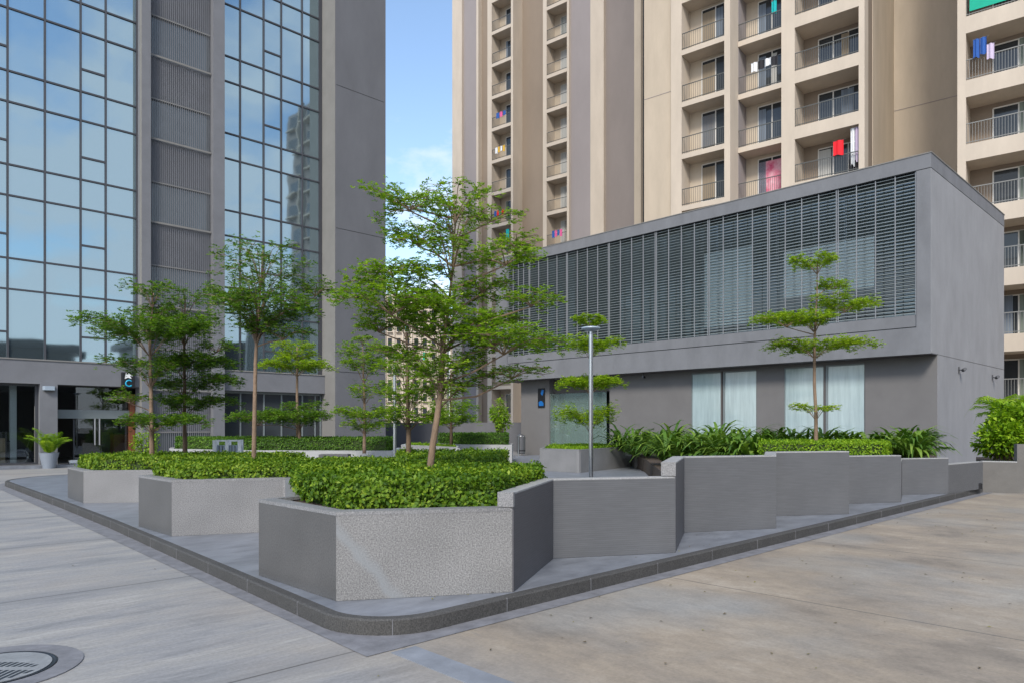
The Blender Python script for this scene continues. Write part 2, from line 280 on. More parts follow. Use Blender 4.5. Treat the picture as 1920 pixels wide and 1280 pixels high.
    fin = N(t, 'ShaderNodeMixRGB'); fin.inputs[2].default_value = (0.08, 0.075, 0.07, 1); L(mj.outputs[0], fin.inputs[0]); L(sca.outputs[0], fin.inputs[1])
    L(fin.outputs[0], b.inputs['Base Color'])
    rr = N(t, 'ShaderNodeMapRange'); rr.inputs['To Min'].default_value = 0.42; rr.inputs['To Max'].default_value = 0.8; L(s1, rr.inputs['Value']); L(rr.outputs[0], b.inputs['Roughness'])
    bp = N(t, 'ShaderNodeBump'); bp.inputs['Strength'].default_value = 0.25; bp.inputs['Distance'].default_value = 0.006; L(fm.outputs[0], bp.inputs['Height']); L(bp.outputs[0], b.inputs['Normal'])
    return m
ground_material('concrete_yard')
mat('plaza_stone', (0.17, 0.182, 0.205), 0.4, var=0.3, vs=2.6, bump=0.12, bs=35, stretch=(0.9, 1.8, 1), detail=12)
mat('gutter_stone', (0.165, 0.165, 0.175), 0.65, var=0.28, vs=6, bump=0.15, bs=40)

m = mat('curtain_glass', (0.315, 0.42, 0.47), 0.03, metal=0.9)
t = m.node_tree; b = t.nodes['Principled BSDF']
n = N(t, 'ShaderNodeTexNoise'); n.inputs['Scale'].default_value = 0.9; n.inputs['Detail'].default_value = 1
tcn = N(t, 'ShaderNodeTexCoord'); t.links.new(tcn.outputs['Object'], n.inputs['Vector'])
bp = N(t, 'ShaderNodeBump'); bp.inputs['Strength'].default_value = 0.07; bp.inputs['Distance'].default_value = 0.04
t.links.new(n.outputs['Fac'], bp.inputs['Height']); t.links.new(bp.outputs[0], b.inputs['Normal'])
mat('ribbed_glass', (0.15, 0.175, 0.19), 0.2, metal=0.25, var=0.12, vs=0.5)
mat('frosted_pane', (0.33, 0.415, 0.43), 0.1, var=0.16, vs=1.6, spec=0.9, stretch=(1, 3.5, 0.35))
thin_glass('shop_glass', (0.8, 0.84, 0.84), 0.02)
thin_glass('green_glass', (0.55, 0.66, 0.60), 0.08, opac=0.3, ocol=(0.42, 0.58, 0.52))
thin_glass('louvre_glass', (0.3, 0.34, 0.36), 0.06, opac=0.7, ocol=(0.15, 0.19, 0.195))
leafmat('leaf_tree', (0.065, 0.145, 0.012), (0.19, 0.33, 0.024), (0.39, 0.54, 0.04), .46)
leafmat('leaf_tree_dark', (0.036, 0.095, 0.014), (0.105, 0.21, 0.022), (0.25, 0.39, 0.032), .44)
leafmat('leaf_tree_lime', (0.10, 0.19, 0.01), (0.27, 0.41, 0.02), (0.46, 0.58, 0.035), .42)
leafmat('leaf_hedge', (0.035, 0.092, 0.005), (0.12, 0.225, 0.012), (0.29, 0.385, 0.03), 0.33)
leafmat('leaf_hedge_dark', (0.028, 0.075, 0.006), (0.065, 0.15, 0.012), (0.14, 0.26, 0.02), 0.3)
leafmat('leaf_blade', (0.03, 0.08, 0.012), (0.085, 0.18, 0.02), (0.22, 0.33, 0.05), 0.3)
leafmat('leaf_bush', (0.07, 0.16, 0.008), (0.19, 0.34, 0.012), (0.36, 0.50, 0.03), 0.38)

# ------------------------------------------------------------------ mesh helpers
class MB:
    def __init__(s): s.v = []; s.f = []
    def box(s, x0, x1, y0, y1, z0, z1):
        i = len(s.v)
        s.v += [(x0,y0,z0),(x1,y0,z0),(x1,y1,z0),(x0,y1,z0),(x0,y0,z1),(x1,y0,z1),(x1,y1,z1),(x0,y1,z1)]
        s.f += [(i,i+3,i+2,i+1),(i+4,i+5,i+6,i+7),(i,i+1,i+5,i+4),(i+1,i+2,i+6,i+5),(i+2,i+3,i+7,i+6),(i+3,i,i+4,i+7)]; return s
    def prism(s, pts, z0, z1):
        a = sum(pts[k][0]*pts[(k+1)%len(pts)][1]-pts[(k+1)%len(pts)][0]*pts[k][1] for k in range(len(pts)))
        if a < 0: pts = pts[::-1]
        i = len(s.v); n = len(pts)
        s.v += [(p[0], p[1], z0) for p in pts]+[(p[0], p[1], z1) for p in pts]
        s.f.append(tuple(range(i+n-1, i-1, -1))); s.f.append(tuple(range(i+n, i+2*n)))
        for k in range(n): s.f.append((i+k, i+(k+1)%n, i+n+(k+1)%n, i+n+k))
        return s
    def tube(s, pts, rad, n=8, cap=True):
        if not hasattr(rad, '__len__'): rad = [rad]*len(pts)
        i0 = len(s.v); pts = [np.array(p, float) for p in pts]
        up = np.array([0.13, 0.21, 0.97])
        for k, p in enumerate(pts):
            d = pts[min(k+1, len(pts)-1)]-pts[max(k-1, 0)]; d = d/(np.linalg.norm(d)+1e-9)
            u = up if abs(d @ up) < 0.9 else np.array([1., 0, 0])
            a = np.cross(d, u); a /= np.linalg.norm(a); b_ = np.cross(d, a)
            for q in range(n):
                th = 2*pi*q/n; s.v.append(tuple(p+(a*cos(th)+b_*sin(th))*rad[k]))
        for k in range(len(pts)-1):
            for q in range(n):
                a0 = i0+k*n+q; a1 = i0+k*n+(q+1) % n; s.f.append((a0, a0+n, a1+n, a1))
        if cap:
            s.f.append(tuple(range(i0, i0+n))); s.f.append(tuple(range(i0+len(pts)*n-1, i0+(len(pts)-1)*n-1, -1)))
        return s
    def lathe(s, cx, cy, prof, n=32):
        i0 = len(s.v)
        for r, z in prof:
            for q in range(n): s.v.append((cx+r*cos(2*pi*q/n), cy+r*sin(2*pi*q/n), z))
        for k in range(len(prof)-1):
            for q in range(n):
                a0 = i0+k*n+q; a1 = i0+k*n+(q+1) % n; s.f.append((a0, a1, a1+n, a0+n))
        s.f.append(tuple(range(i0+n-1, i0-1, -1))); s.f.append(tuple(range(i0+(len(prof)-1)*n, i0+len(prof)*n)))
        return s
    def shift(s, o): s.v = [(a-o[0], b-o[1], c-o[2]) for a, b, c in s.v]; return s
def tag(o, label=None, cat=None, group=None, kind=None):
    if label: o['label'] = label
    if cat: o['category'] = cat
    if group: o['group'] = group
    if kind: o['kind'] = kind
    return o
def link(name, me, parent=None, loc=None):
    o = bpy.data.objects.new(name, me); C.objects.link(o)
    if parent: o.parent = parent
    if loc: o.location = loc
    return o
def build(name, mb, m, parent=None, bev=0, smooth=False, loc=None):
    me = bpy.data.meshes.new(name); me.from_pydata(mb.v, [], mb.f); me.materials.append(M[m] if isinstance(m, str) else m)
    if smooth:
        me.polygons.foreach_set('use_smooth', [True]*len(me.polygons))
    me.update(); o = link(name, me, parent, loc)
    if bev:
        bm_ = o.modifiers.new('bevel', 'BEVEL'); bm_.width = bev; bm_.segments = 2; bm_.limit_method = 'ANGLE'
    return o
def empty(name, loc=(0, 0, 0), rz=0, **kw):
    o = link(name, None); o.location = loc; o.rotation_euler = (0, 0, rz); o.empty_display_size = 0.2; tag(o, **kw); return o
def bx(name, parent, m, *b, bev=0, loc=(0, 0, 0)): return build(name, MB().box(*b).shift(loc), m, parent, bev)
def copy_tree(o, parent=None):
    c = o.copy(); C.objects.link(c); c.parent = parent
    for ch in list(o.children): copy_tree(ch, c)
    return c

# leaves as numpy kites --------------------------------------------------------
def leaves_mesh(name, pos, dirs, nors, length, width, tint, m, parent, loc=(0, 0, 0), fold=True):
    n = len(pos); pos = pos-np.array(loc)
    dirs = dirs/np.linalg.norm(dirs, axis=1)[:, None]
    side = np.cross(dirs, nors); side /= (np.linalg.norm(side, axis=1)[:, None]+1e-9)
    up = np.cross(side, dirs)
    L_ = length[:, None]; W_ = width[:, None]
    v0 = pos; v1 = pos+dirs*L_*0.6+side*W_*0.5+up*W_*0.12; v2 = pos+dirs*L_-up*L_*0.08; v3 = pos+dirs*L_*0.6-side*W_*0.5+up*W_*0.12
    V = np.stack([v0, v1, v2, v3], 1).reshape(-1, 3)
    me = bpy.data.meshes.new(name); me.vertices.add(4*n); me.vertices.foreach_set('co', V.astype(np.float32).ravel())
    me.loops.add(4*n); me.loops.foreach_set('vertex_index', np.arange(4*n, dtype=np.int32))
    me.polygons.add(n); me.polygons.foreach_set('loop_start', np.arange(0, 4*n, 4, dtype=np.int32)); me.polygons.foreach_set('loop_total', np.full(n, 4, dtype=np.int32))
    a = me.attributes.new('tint', 'FLOAT', 'FACE'); a.data.foreach_set('value', np.clip(tint, 0, 1).astype(np.float32))
    me.materials.append(M[m]); me.update(); me.validate()
    return link(name, me, parent)
def unit(v): return v/(np.linalg.norm(v)+1e-9)

def tiered_tree(name, label, t, trunk, tiers, m='leaf_tree', bark='bark', ls=0.055, dens=1.0, group='young layered trees in the planters', seed=1, base_z=0.8):
    """trunk: (px, py, radius); tiers: (px_left, px_right, py, thickness_px, density, attach_py or None, depth shift)"""
    r_ = np.random.default_rng(seed)
    R3 = np.array([RGT[0], RGT[1], 0]); F3 = np.array([FWD[0], FWD[1], 0]); Z3 = np.array([0, 0, 1.])
    def W(px, py, tt=t): q = P(px, tt); return np.array([q[0], q[1], zat(py, tt)])
    tp = [W(a, b_) for a, b_, c in trunk]; base = np.array([tp[0][0], tp[0][1], base_z])
    o = empty(name, tuple(base)); tag(o, label, 'tree', group)
    pts = [base]+tp; rad = [trunk[0][2]*1.1]+[c for a, b_, c in trunk]
    build('trunk', MB().tube(pts, rad, 8).shift(base), bark, o, smooth=True)
    pys = [b_ for a, b_, c in trunk]; pxs = [a for a, b_, c in trunk]
    def tr(py): return W(float(np.interp(-py, [-q for q in pys], pxs)), py)
    bmb = MB(); PP = []; DD = []; TT = []
    for (pl, pr, py, th, dn, att, dz) in tiers:
        k = t/FP; rx = (pr-pl)/2*k; cxp = (pl+pr)/2
        tx = float(np.interp(-py, [-q for q in pys], pxs))
        inside = pl+0.15*(pr-pl) < tx < pr-0.15*(pr-pl)
        cen = W(tx if inside else cxp, py)+F3*dz
        Lx = (tx-pl)*k if inside else rx; Rx = (pr-tx)*k if inside else rx
        dep = rx*0.9
        a0 = tr(att if att else py+18)
        if inside:
            start = a0
        else:
            mid = (a0+cen)/2+Z3*0.05*r_.normal()
            bmb.tube([a0, mid, cen-Z3*th*k*0.3], [0.013, 0.010, 0.007], 5); start = cen-Z3*th*k*0.3
        nb = max(6, int(7+rx*3.5)); ph = r_.uniform(0, 2*pi)
        thk = th*k*0.5
        for i in range(nb):
            an = ph+2*pi*(i+r_.uniform(-0.3, 0.3))/nb
            ca, sa = cos(an), sin(an); ex = Rx if ca > 0 else Lx
            rr = 1/math.sqrt((ca/max(ex, .03))**2+(sa/dep)**2)*r_.uniform(0.78, 1.06)
            hd = R3*ca+F3*sa
            dp = r_.normal()*thk*0.5
            def bp(u): return start*(1-u)+(cen+hd*rr+Z3*(dp+thk*0.3))*u+Z3*(sin(u*pi)*0.10*rr-(1-u)**2*0.0) + (cen-start)*0.5*sin(u*pi)
            us = [0, .25, .5, .75, 1]; bmb.tube([bp(u) for u in us], [0.008, 0.006, 0.0045, 0.0035, 0.002], 4, cap=False)
            nt_ = max(4, int(rr/(0.075*ls/0.05)))
            for j in range(nt_):
                u = 0.22+0.78*(j+r_.uniform(0, 1))/nt_
                b0 = bp(u); sgn = 1 if j % 2 else -1
                ta = an+sgn*r_.uniform(0.5, 1.2); td = unit(R3*cos(ta)+F3*sin(ta)+Z3*r_.uniform(-.05, .2))
                tl = rr*r_.uniform(0.18, 0.42)*(1.15-0.6*u)+0.05
                e = b0+td*tl; bmb.tube([b0, e], [0.004, 0.002], 3, cap=False)
                nr = max(3, int(tl/0.0135*dn*dens))
                for q in range(nr):
                    uu = (q+r_.uniform(0, 1))/nr
                    c0 = b0*(1-uu)+e*uu+r_.normal(size=3)*np.array([.022, .022, .25])*np.array([1.3, 1.3, thk*1.5])
                    nl = r_.integers(5, 9); pa = r_.uniform(0, 2*pi); tnt = r_.normal(0.45, 0.2)
                    for l in range(nl):
                        th_ = pa+2*pi*l/nl+r_.normal()*.2; el = r_.uniform(-0.25, 0.65)
                        PP.append(c0); DD.append((cos(th_)*cos(el), sin(th_)*cos(el), sin(el))); TT.append(tnt+r_.normal()*.12)
    build('branches', bmb.shift(base), bark, o)
    PP = np.array(PP); DD = np.array(DD); n = len(PP)
    nr = np.tile(Z3, (n, 1))+r_.normal(size=(n, 3))*0.35
    ll = ls*0.70*r_.uniform(0.6, 1.35, n)
    leaves_mesh('crown', PP, DD, nr, ll, ll*0.46, np.array(TT), m, o, base)
    return o

def poly_area_sample(poly, n, r_):
    p = np.array(poly); c = p.mean(0); out = []
    tris = [(c, p[i], p[(i+1) % len(p)]) for i in range(len(p))]
    ar = np.array([abs((b_-a)[0]*(q-a)[1]-(b_-a)[1]*(q-a)[0])/2 for a, b_, q in tris]); idx = r_.choice(len(tris), n, p=ar/ar.sum())
    u = r_.uniform(size=n); v = r_.uniform(size=n); s = u+v > 1; u[s] = 1-u[s]; v[s] = 1-v[s]
    A = np.array([tris[i][0] for i in idx]); B = np.array([tris[i][1] for i in idx]); D = np.array([tris[i][2] for i in idx])
    return A+(B-A)*u[:, None]+(D-A)*v[:, None], ar.sum()
def hedge(label, poly, z0, z1, dens=1500, ls=0.045, m='leaf_hedge', group=None, seed=1, cat='hedge', rough=0.035, name='hedge'):
    r_ = np.random.default_rng(seed)
    poly = [tuple(p) for p in poly]
    a = sum(poly[k][0]*poly[(k+1) % len(poly)][1]-poly[(k+1) % len(poly)][0]*poly[k][1] for k in range(len(poly)))
    if a < 0: poly = poly[::-1]
    c = np.mean(poly, 0); base = (c[0], c[1], z0); o = empty(name, base); tag(o, label, cat, group)
    core = [tuple(c+(np.array(p)-c)*(1-0.075/max(0.3, np.linalg.norm(np.array(p)-c)))) for p in poly]
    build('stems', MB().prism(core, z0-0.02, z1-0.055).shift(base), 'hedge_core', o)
    _, area = poly_area_sample(poly, 2, r_)
    nt_ = int(area*dens); q, _ = poly_area_sample(poly, nt_, r_)
    def bump(x, y, z): return (np.sin(x*9.1+1.3*np.sin(y*7))*np.cos(y*8.3+z*6)+np.sin(x*21+y*17+z*13)*0.6)*rough*0.6
    zt = z1-0.03+bump(q[:, 0], q[:, 1], 0)+r_.normal(size=nt_)*0.018
    Ps = [np.column_stack([q, zt])]; Ns = [np.tile([0, 0, 1.], (nt_, 1))]
    for k in range(len(poly)):
        A = np.array(poly[k]); B = np.array(poly[(k+1) % len(poly)]); Lg = np.linalg.norm(B-A); nrm = np.array([(B-A)[1], -(B-A)[0]])/Lg
        n = int(Lg*(z1-z0)*dens*1.6); u = r_.uniform(size=n); zc = z0+(z1-z0-0.01)*r_.uniform(size=n)
        xy = A+(B-A)*u[:, None]; off = bump(xy[:, 0], xy[:, 1], zc*2)+r_.normal(size=n)*0.018-0.03
        off -= 0.03*np.clip((zc-(z1-0.06))/0.06, 0, 1)
        xy = xy+nrm*off[:, None]
        Ps.append(np.column_stack([xy, zc])); Ns.append(np.tile([nrm[0], nrm[1], 0.35], (n, 1)))
    Pp = np.concatenate(Ps); Nn = np.concatenate(Ns); n = len(Pp)
    Nn = Nn/np.linalg.norm(Nn, axis=1)[:, None]+r_.normal(size=(n, 3))*0.45
    D = r_.normal(size=(n, 3)); D -= Nn*(np.sum(D*Nn, 1)/np.sum(Nn*Nn, 1))[:, None]; D[:, 2] += 0.35
    ll = ls*r_.uniform(0.65, 1.3, n)
    tint = r_.normal(0.45, 0.24, n)+0.16*np.sin(Pp[:, 0]*3.1+Pp[:, 1]*2.3)
    leaves_mesh('leaves', Pp, D, Nn, ll, ll*0.58, tint, m, o, base)
    return o

def wall_strip(pts, th):
    """footprint of a wall whose outer face follows pts, thickened to the left of travel"""
    p = [np.array(a, float) for a in pts]; inner = []
    for k in range(len(p)):
        ns = []
        for a, b_ in ((k-1, k), (k, k+1)):
            if a >= 0 and b_ < len(p):
                d = p[b_]-p[a]; d /= np.linalg.norm(d); ns.append(np.array([-d[1], d[0]]))
        nn = ns[0] if len(ns) == 1 else (ns[0]+ns[1])/(1+ns[0] @ ns[1])
        inner.append(p[k]+nn*th)
    return [tuple(a) for a in p]+[tuple(a) for a in inner[::-1]]

# ================================================================== GROUND
PZ = 0.118      # plaza level
g = MB(); g.v = [(-400, -400, 0), (600, -400, 0), (600, 600, 0), (-400, 600, 0)]; g.f = [(0, 1, 2, 3)]
tag(build('ground', g, 'concrete_yard'), kind='structure')
# plaza outline: rounded front corner, rounded far corner
def arc(cx_, cy_, r, a0, a1, n=12): return [(cx_+r*cos(a0+(a1-a0)*k/n), cy_+r*sin(a0+(a1-a0)*k/n)) for k in range(n+1)]
FR = 0.60
outer = [(60, 4.14)][::-1]
outer = [(60.0, 4.14)] + arc(2.66+FR, 4.14+FR, FR, -pi/2, -pi+0.0)[0:] + [(2.78, 7.0), (3.0, 11.5), (3.10, 15.0)] + arc(3.22+2.2, 23.35-2.2, 2.2, pi, pi/2) + [(60.0, 23.35)]
kin = []
for k, p in enumerate(outer):
    a = np.array(outer[max(k-1, 0)]); b_ = np.array(outer[min(k+1, len(outer)-1)]); d = (b_-a)/np.linalg.norm(b_-a); nn = np.array([d[1], -d[0]])
    kin.append(tuple(np.array(p)+nn*0.09))
kb = MB(); n = len(outer)
for p in outer: kb.v.append((p[0], p[1], 0.0))
for p in outer: kb.v.append((p[0], p[1], PZ-0.012))
for p, q in zip(outer, kin): kb.v.append((p[0]*.86+q[0]*.14, p[1]*.86+q[1]*.14, PZ))
for p in kin: kb.v.append((p[0], p[1], PZ))
for k in range(n-1):
    for r0 in range(3): kb.f.append((r0*n+k+1, r0*n+k, (r0+1)*n+k, (r0+1)*n+k+1))
tag(build('kerb', kb, 'kerb_stone'), kind='structure')
kj = MB()
def along(line, step):
    out = []; acc = 0.4
    for a, b_ in zip(line[:-1], line[1:]):
        L_ = hypot(b_[0]-a[0], b_[1]-a[1])
        while acc < L_: out.append((a[0]+(b_[0]-a[0])*acc/L_, a[1]+(b_[1]-a[1])*acc/L_, (b_[0]-a[0])/L_, (b_[1]-a[1])/L_)); acc += step
        acc -= L_
    return out
for (x_, y_, dx_, dy_) in along(outer, 1.05):
    if x_ > 25: continue
    nx_, ny_ = -dy_, dx_
    if (x_-12)*nx_+(y_-13)*ny_ < 0: nx_, ny_ = -nx_, -ny_
    kj.prism([(x_-dx_*.003+nx_*.002, y_-dy_*.003+ny_*.002), (x_+dx_*.003+nx_*.002, y_+dy_*.003+ny_*.002), (x_+dx_*.003-nx_*.08, y_+dy_*.003-ny_*.08), (x_-dx_*.003-nx_*.08, y_-dy_*.003-ny_*.08)], 0.002, PZ-0.004)
tag(build('kerb_joints', kj, 'gutter_stone'), kind='structure')
pl = MB(); pl.v = [(p[0], p[1], PZ-0.002) for p in kin]; pl.f = [tuple(range(len(kin)))[::-1]]
tag(build('plaza_pavement', pl, 'plaza_stone'), kind='structure')
gout = [(60.0, 3.94), (2.53, 3.97), (2.62, 7.0), (2.76, 11.5), (2.85, 15.0)] + arc(3.0+2.3, 23.55-2.3, 2.3, pi, pi/2)
gb = MB()
k0 = gout
# gutter band: polygon between kerb foot and its outer edge
gi = [(60.0, 4.14)]+outer[1:14]+[(2.78, 7.0), (3.0, 11.5), (3.10, 15.0)]+arc(3.22+2.2, 23.35-2.2, 2.2, pi, pi/2)
poly = gout + gi[::-1]
gb.v = [(p[0], p[1], 0.004) for p in poly]; gb.f = [tuple(range(len(poly)))[::-1]]
tag(build('gutter', gb, 'gutter_stone'), kind='structure')
sb = MB().box(2.69, 2.89, -20, 3.93, -0.02, 0.005)
tag(build('drain_strip', sb, 'drain_stone'), kind='structure')
ts = MB().box(-30, 24, 29.35, 30.3, 0, 0.10)
tag(build('pavement', ts, 'plaza_stone'), kind='structure')

# round drain cover, lower left
dc = cw(-3.20, 4.37)
t_ = empty('drain_cover', (dc[0], dc[1], 0), rz=R(10)); tag(t_, 'round slotted iron drain cover in a granite ring in the left roadway', 'drain cover')
ring = MB(); nn_ = 48
for r_q, z in ((0.49, 0.0), (0.49, 0.007), (0.352, 0.007), (0.352, 0.0)):
    for q in range(nn_): ring.v.append((r_q*cos(2*pi*q/nn_), r_q*sin(2*pi*q/nn_), z))
for k in range(3):
    for q in range(nn_): ring.f.append((k*nn_+q, k*nn_+(q+1) % nn_, (k+1)*nn_+(q+1) % nn_, (k+1)*nn_+q))
build('stone_ring', ring, 'gutter_stone', t_)
build('rim', MB().lathe(0, 0, [(0.346, 0.001), (0.346, 0.009), (0.335, 0.0095), (0.33, 0.006), (0.325, 0.006)], 48), 'black', t_)
build('plate', MB().lathe(0, 0, [(0.318, 0.0062), (0.318, 0.010), (0.30, 0.0105)], 48), 'cast_iron', t_)
sl = MB()
ang = math.atan2(RGT[1], RGT[0])-R(10)
for k in range(-7, 8):
    x = k*0.038; h = math.sqrt(max(0, 0.28**2-x*x))
    for s0, s1 in ((-h, -0.03), (0.03, h*0.42)):
        if s1-s0 < 0.03: continue
        wv = 0.011; q = []
        for (a, b_) in ((x-wv, s0), (x+wv, s0), (x+wv+0.012, s1), (x-wv+0.012, s1)):
            q.append((a*cos(ang)-b_*sin(ang), a*sin(ang)+b_*cos(ang)))
        sl.prism(q, 0.0100, 0.0112)
build('slots', sl, 'black', t_)

# ================================================================== OFFICE TOWER
YF = 30.5
ot = empty('office_tower', (12, YF, 0)); tag(ot, 'tall grey office tower with blue mirror curtain wall and a ribbed central bay', 'office tower')
OL = (12, YF, 0); TOP = 46.0
def ob(name, m, *b, parent=ot, bev=0): return bx(name, parent, m, *b, bev=bev, loc=OL)
X = {p: onY(p, YF) for p in (14, 84, 151, 198, 256, 413, 450, 494, 527, 566, 597, 604)}
xl = X[14]-(X[84]-X[14])*1.0
xw0 = X[604]; yw = 29.3; xw1 = onY(723, yw)
ob('roof_block', 'dark_plaster', -3, xw0-0.3, YF+0.25, YF+18, 3.1, TOP)
ob('end_wall', 'dark_plaster', xw0, xw1, yw, YF+18, 0, TOP+1)
ob('end_wall_reveal', 'pale_plaster', xw0-0.006, xw0+0.002, yw+0.004, YF-0.01, 0, TOP+1)  # pale skin, sunlight on the left-facing side painted into its colour
# joints on the big end wall
for zj in (10.6+3.31*k*2 for k in range(-1, 5)):
    ob('wall_joint', 'black', xw0+0.05, xw1-0.1, yw-0.004, yw+0.01, zj, zj+0.02)
ob('glazing_jamb', 'frame_dark', X[597], xw0-0.01, YF-0.02, YF+0.3, 3.88, TOP)
# spandrel over the ground storey and its pale ledge
ZS, ZO = 3.88, 3.0
ob('spandrel', 'grey_plaster', -3, X[256]+0.02, YF-0.28, YF+0.24, ZO, ZS-0.05)
ob('ledge', 'pale_plaster', -3, X[256]+0.02, YF-0.31, YF+0.2, ZS-0.048, ZS)
ob('spandrel', 'grey_plaster', X[413]-0.02, xw0-0.01, YF-0.28, YF+0.24, ZO, ZS-0.05)
ob('ledge', 'pale_plaster', X[413]-0.02, xw0-0.01, YF-0.31, YF+0.2, ZS-0.048, ZS)
# projecting piers either side of the ribbed bay
xp = X[256]+0.03
yp = YF-0.55
xp1 = onY(283, yp)
ob('pier', 'grey_plaster', xp, xp1, yp, YF+0.24, 0, TOP)
ob('pier_reveal', 'pale_plaster', xp-0.006, xp+0.001, yp+0.004, YF-0.29, 0, TOP)  # paler skin again carries the pier's sunlit side as colour
xq0, xq1 = onY(400, yp), X[413]-0.03
ob('pier', 'grey_plaster', xq0, xq1, yp, YF+0.24, 0, TOP)
# ribbed bay: glass backing, slab bands, vertical ribs, light rails
ob('bay_glass', 'ribbed_glass', xp1+0.005, xq0-0.005, YF-0.18, YF+0.2, 0, TOP)
F0, FP3 = 6.32, 3.31
for k in range(-1, 12):
    z = F0+FP3*k
    ob('floor_band', 'grey_plaster', xp1+0.01, xq0-0.01, YF-0.22, YF-0.181, z-1.75, z-0.1)
    ob('rail', 'pale_plaster', xp1+0.01, xq0-0.01, YF-0.36, YF-0.335, z-0.12, z-0.05)
    ob('rail', 'pale_plaster', xp1+0.01, xq0-0.01, YF-0.285, YF-0.225, z-1.80, z-1.752)
ribs = MB(); nr_ = 30
for k in range(nr_+1):
    xx = xp1+0.03+(xq0-xp1-0.06)*k/nr_; ribs.box(xx-0.009, xx+0.009, YF-0.29, YF-0.265, 0, TOP)
build('ribs', ribs.shift(OL), 'grey_plaster', ot)
# curtain-wall panes
cw1 = (X[84]-X[14]); nleft = int((xl+3)/cw1); cols1 = [-3.0]+[xl-cw1*k for k in range(nleft, 0, -1)]+[xl, X[14], X[84], X[151], X[198], X[256]]
cols2 = [X[413], X[450], X[494], X[527], X[566], X[597]]
rows = [ZS, 5.25, F0]
zz_ = F0
while zz_ < TOP-1: rows += [zz_+1.09, zz_+FP3]; zz_ += FP3
rows = [ZS]+[r for r in rows[2:]]
muls = MB(); rest = MB(); npane = 0
rp_ = random.Random(3)
for cols, split in ((cols1, (len(cols1)-6, len(cols1)-3)), (cols2, (2,))):
    for ci in range(len(cols)-1):
        a, b_ = cols[ci], cols[ci+1]
        for ri in range(len(rows)-1):
            z0, z1 = rows[ri], rows[ri+1]
            segs = [(z0, z1)]
            if ci in split and z1-z0 > 1.8: zm = z0+(z1-z0)*0.38; segs = [(z0, zm), (zm, z1)]
            for (s0, s1) in segs:
                if z0 < 21 and not (cols is cols1 and ci < len(cols1)-6) and npane < 100 and not (z0 > 17 and cols is cols1):
                    tl = rp_.uniform(-0.0035, 0.0035); tm = rp_.uniform(-0.003, 0.003)
                    me_ = MB(); w_ = b_-a-0.03; h_ = s1-s0-0.03
                    me_.v = [(-w_/2, -tl*w_/2-tm*h_/2, -h_/2), (w_/2, tl*w_/2-tm*h_/2, -h_/2), (w_/2, tl*w_/2+tm*h_/2, h_/2), (-w_/2, -tl*w_/2+tm*h_/2, h_/2)]; me_.f = [(0, 1, 2, 3)]
                    oo = build('window_pane', me_, 'curtain_glass', ot, loc=((a+b_)/2-12, 0.0, (s0+s1)/2)); npane += 1
                else:
                    i = len(rest.v); rest.v += [(a, YF, s0), (b_, YF, s0), (b_, YF, s1), (a, YF, s1)]; rest.f.append((i, i+1, i+2, i+3))
            if len(segs) > 1: muls.box(a+0.03, b_-0.03, YF-0.045, YF+0.02, segs[0][1]-0.035, segs[0][1]+0.035)
    for c_ in cols[:-1] if cols is cols2 else cols: muls.box(c_-0.032, c_+0.032, YF-0.055, YF+0.02, ZS, TOP)
    for z in rows[1:]: muls.box(cols[0], cols[-1], YF-0.05, YF+0.015, z-0.03, z+0.03)
build('mullions', muls.shift(OL), 'frame_dark', ot)
tag(build('upper_panes', rest.shift(OL), 'curtain_glass', ot), kind='stuff')
# ground storey
ob('back_wall', 'interior_dark', -3, xw0, YF+6, YF+6.2, 0, ZO)
ob('ceiling', 'interior_dark', -3, xw0, YF+0.25, YF+6, ZO-0.02, ZO+0.08)
ob('interior_floor', 'interior_floor', -3, xw0, YF-0.28, YF+6, 0.0, 0.104)
xa, xb = onY(75, YF-0.28), onY(108, YF-0.28)
ob('pier', 'grey_plaster', xa, xb, YF-0.279, YF+0.2, 0, ZO)
ob('pier_reveal', 'dark_plaster', xb, xb+0.004, YF-0.27, YF+0.2, 0.1, ZO)
# shop window on the left
xs0 = -2.98
ob('shop_glass', 'shop_glass', xs0, xa-0.1, YF+0.05, YF+0.06, 0.15, ZO-0.05)
fr_ = MB()
fr_.box(xa-0.10, xa-0.003, YF-0.02, YF+0.1, 0.10, ZO-0.003); fr_.box(xs0, xa-0.10, YF-0.02, YF+0.1, 0.104, 0.17); fr_.box(xs0, xa-0.1, YF-0.02, YF+0.1, ZO-0.08, ZO-0.003)
build('shop_frame', fr_.shift(OL), 'frame_dark', ot)
xg = onY(66, YF)
ob('glass_door_edge', 'pale_plaster', xg-0.02, xg+0.02, YF+0.0, YF+0.03, 0.17, 2.2)
xc = onY(25, YF+0.6)
ob('interior_column', 'white_paint', xc-0.1, xc+0.1, YF+0.6, YF+0.8, 0.1, ZO-0.02)
# entrance: recessed doors with transom band, brown jamb
xe0, xe1 = xb+0.01, onY(268, YF-0.28)
ob('transom_glass', 'shop_glass', xe0, xe1, YF+0.5, YF+0.51, 2.10, ZO)
ob('transom_bar', 'louvre_metal', xe0+0.01, xe1-0.06, YF+0.40, YF+0.52, zat(784, 27.5), zat(768, 27.5))
ob('door_jamb', 'wood_brown', xe1-0.3, xe1-0.12, YF+0.3, YF+0.55, 0.1, 2.75)
d0, d1 = onY(139, YF+0.5), onY(182, YF+0.5)
dr = ob('door', 'shop_glass', d0, xe1-0.3, YF+0.52, YF+0.53, 0.11, 1.98)
hm = MB()
for p in (178, 186.5):
    x_ = onY(p, YF+0.45); hm.tube([(x_, YF+0.45, 0.75), (x_, YF+0.45, 1.85)], 0.035, 8)
build('door_handle', hm.shift(OL), 'steel', dr)
ob('door_stile', 'frame_dark', d0-0.03, d0+0.01, YF+0.48, YF+0.56, 0.11, 2.0)
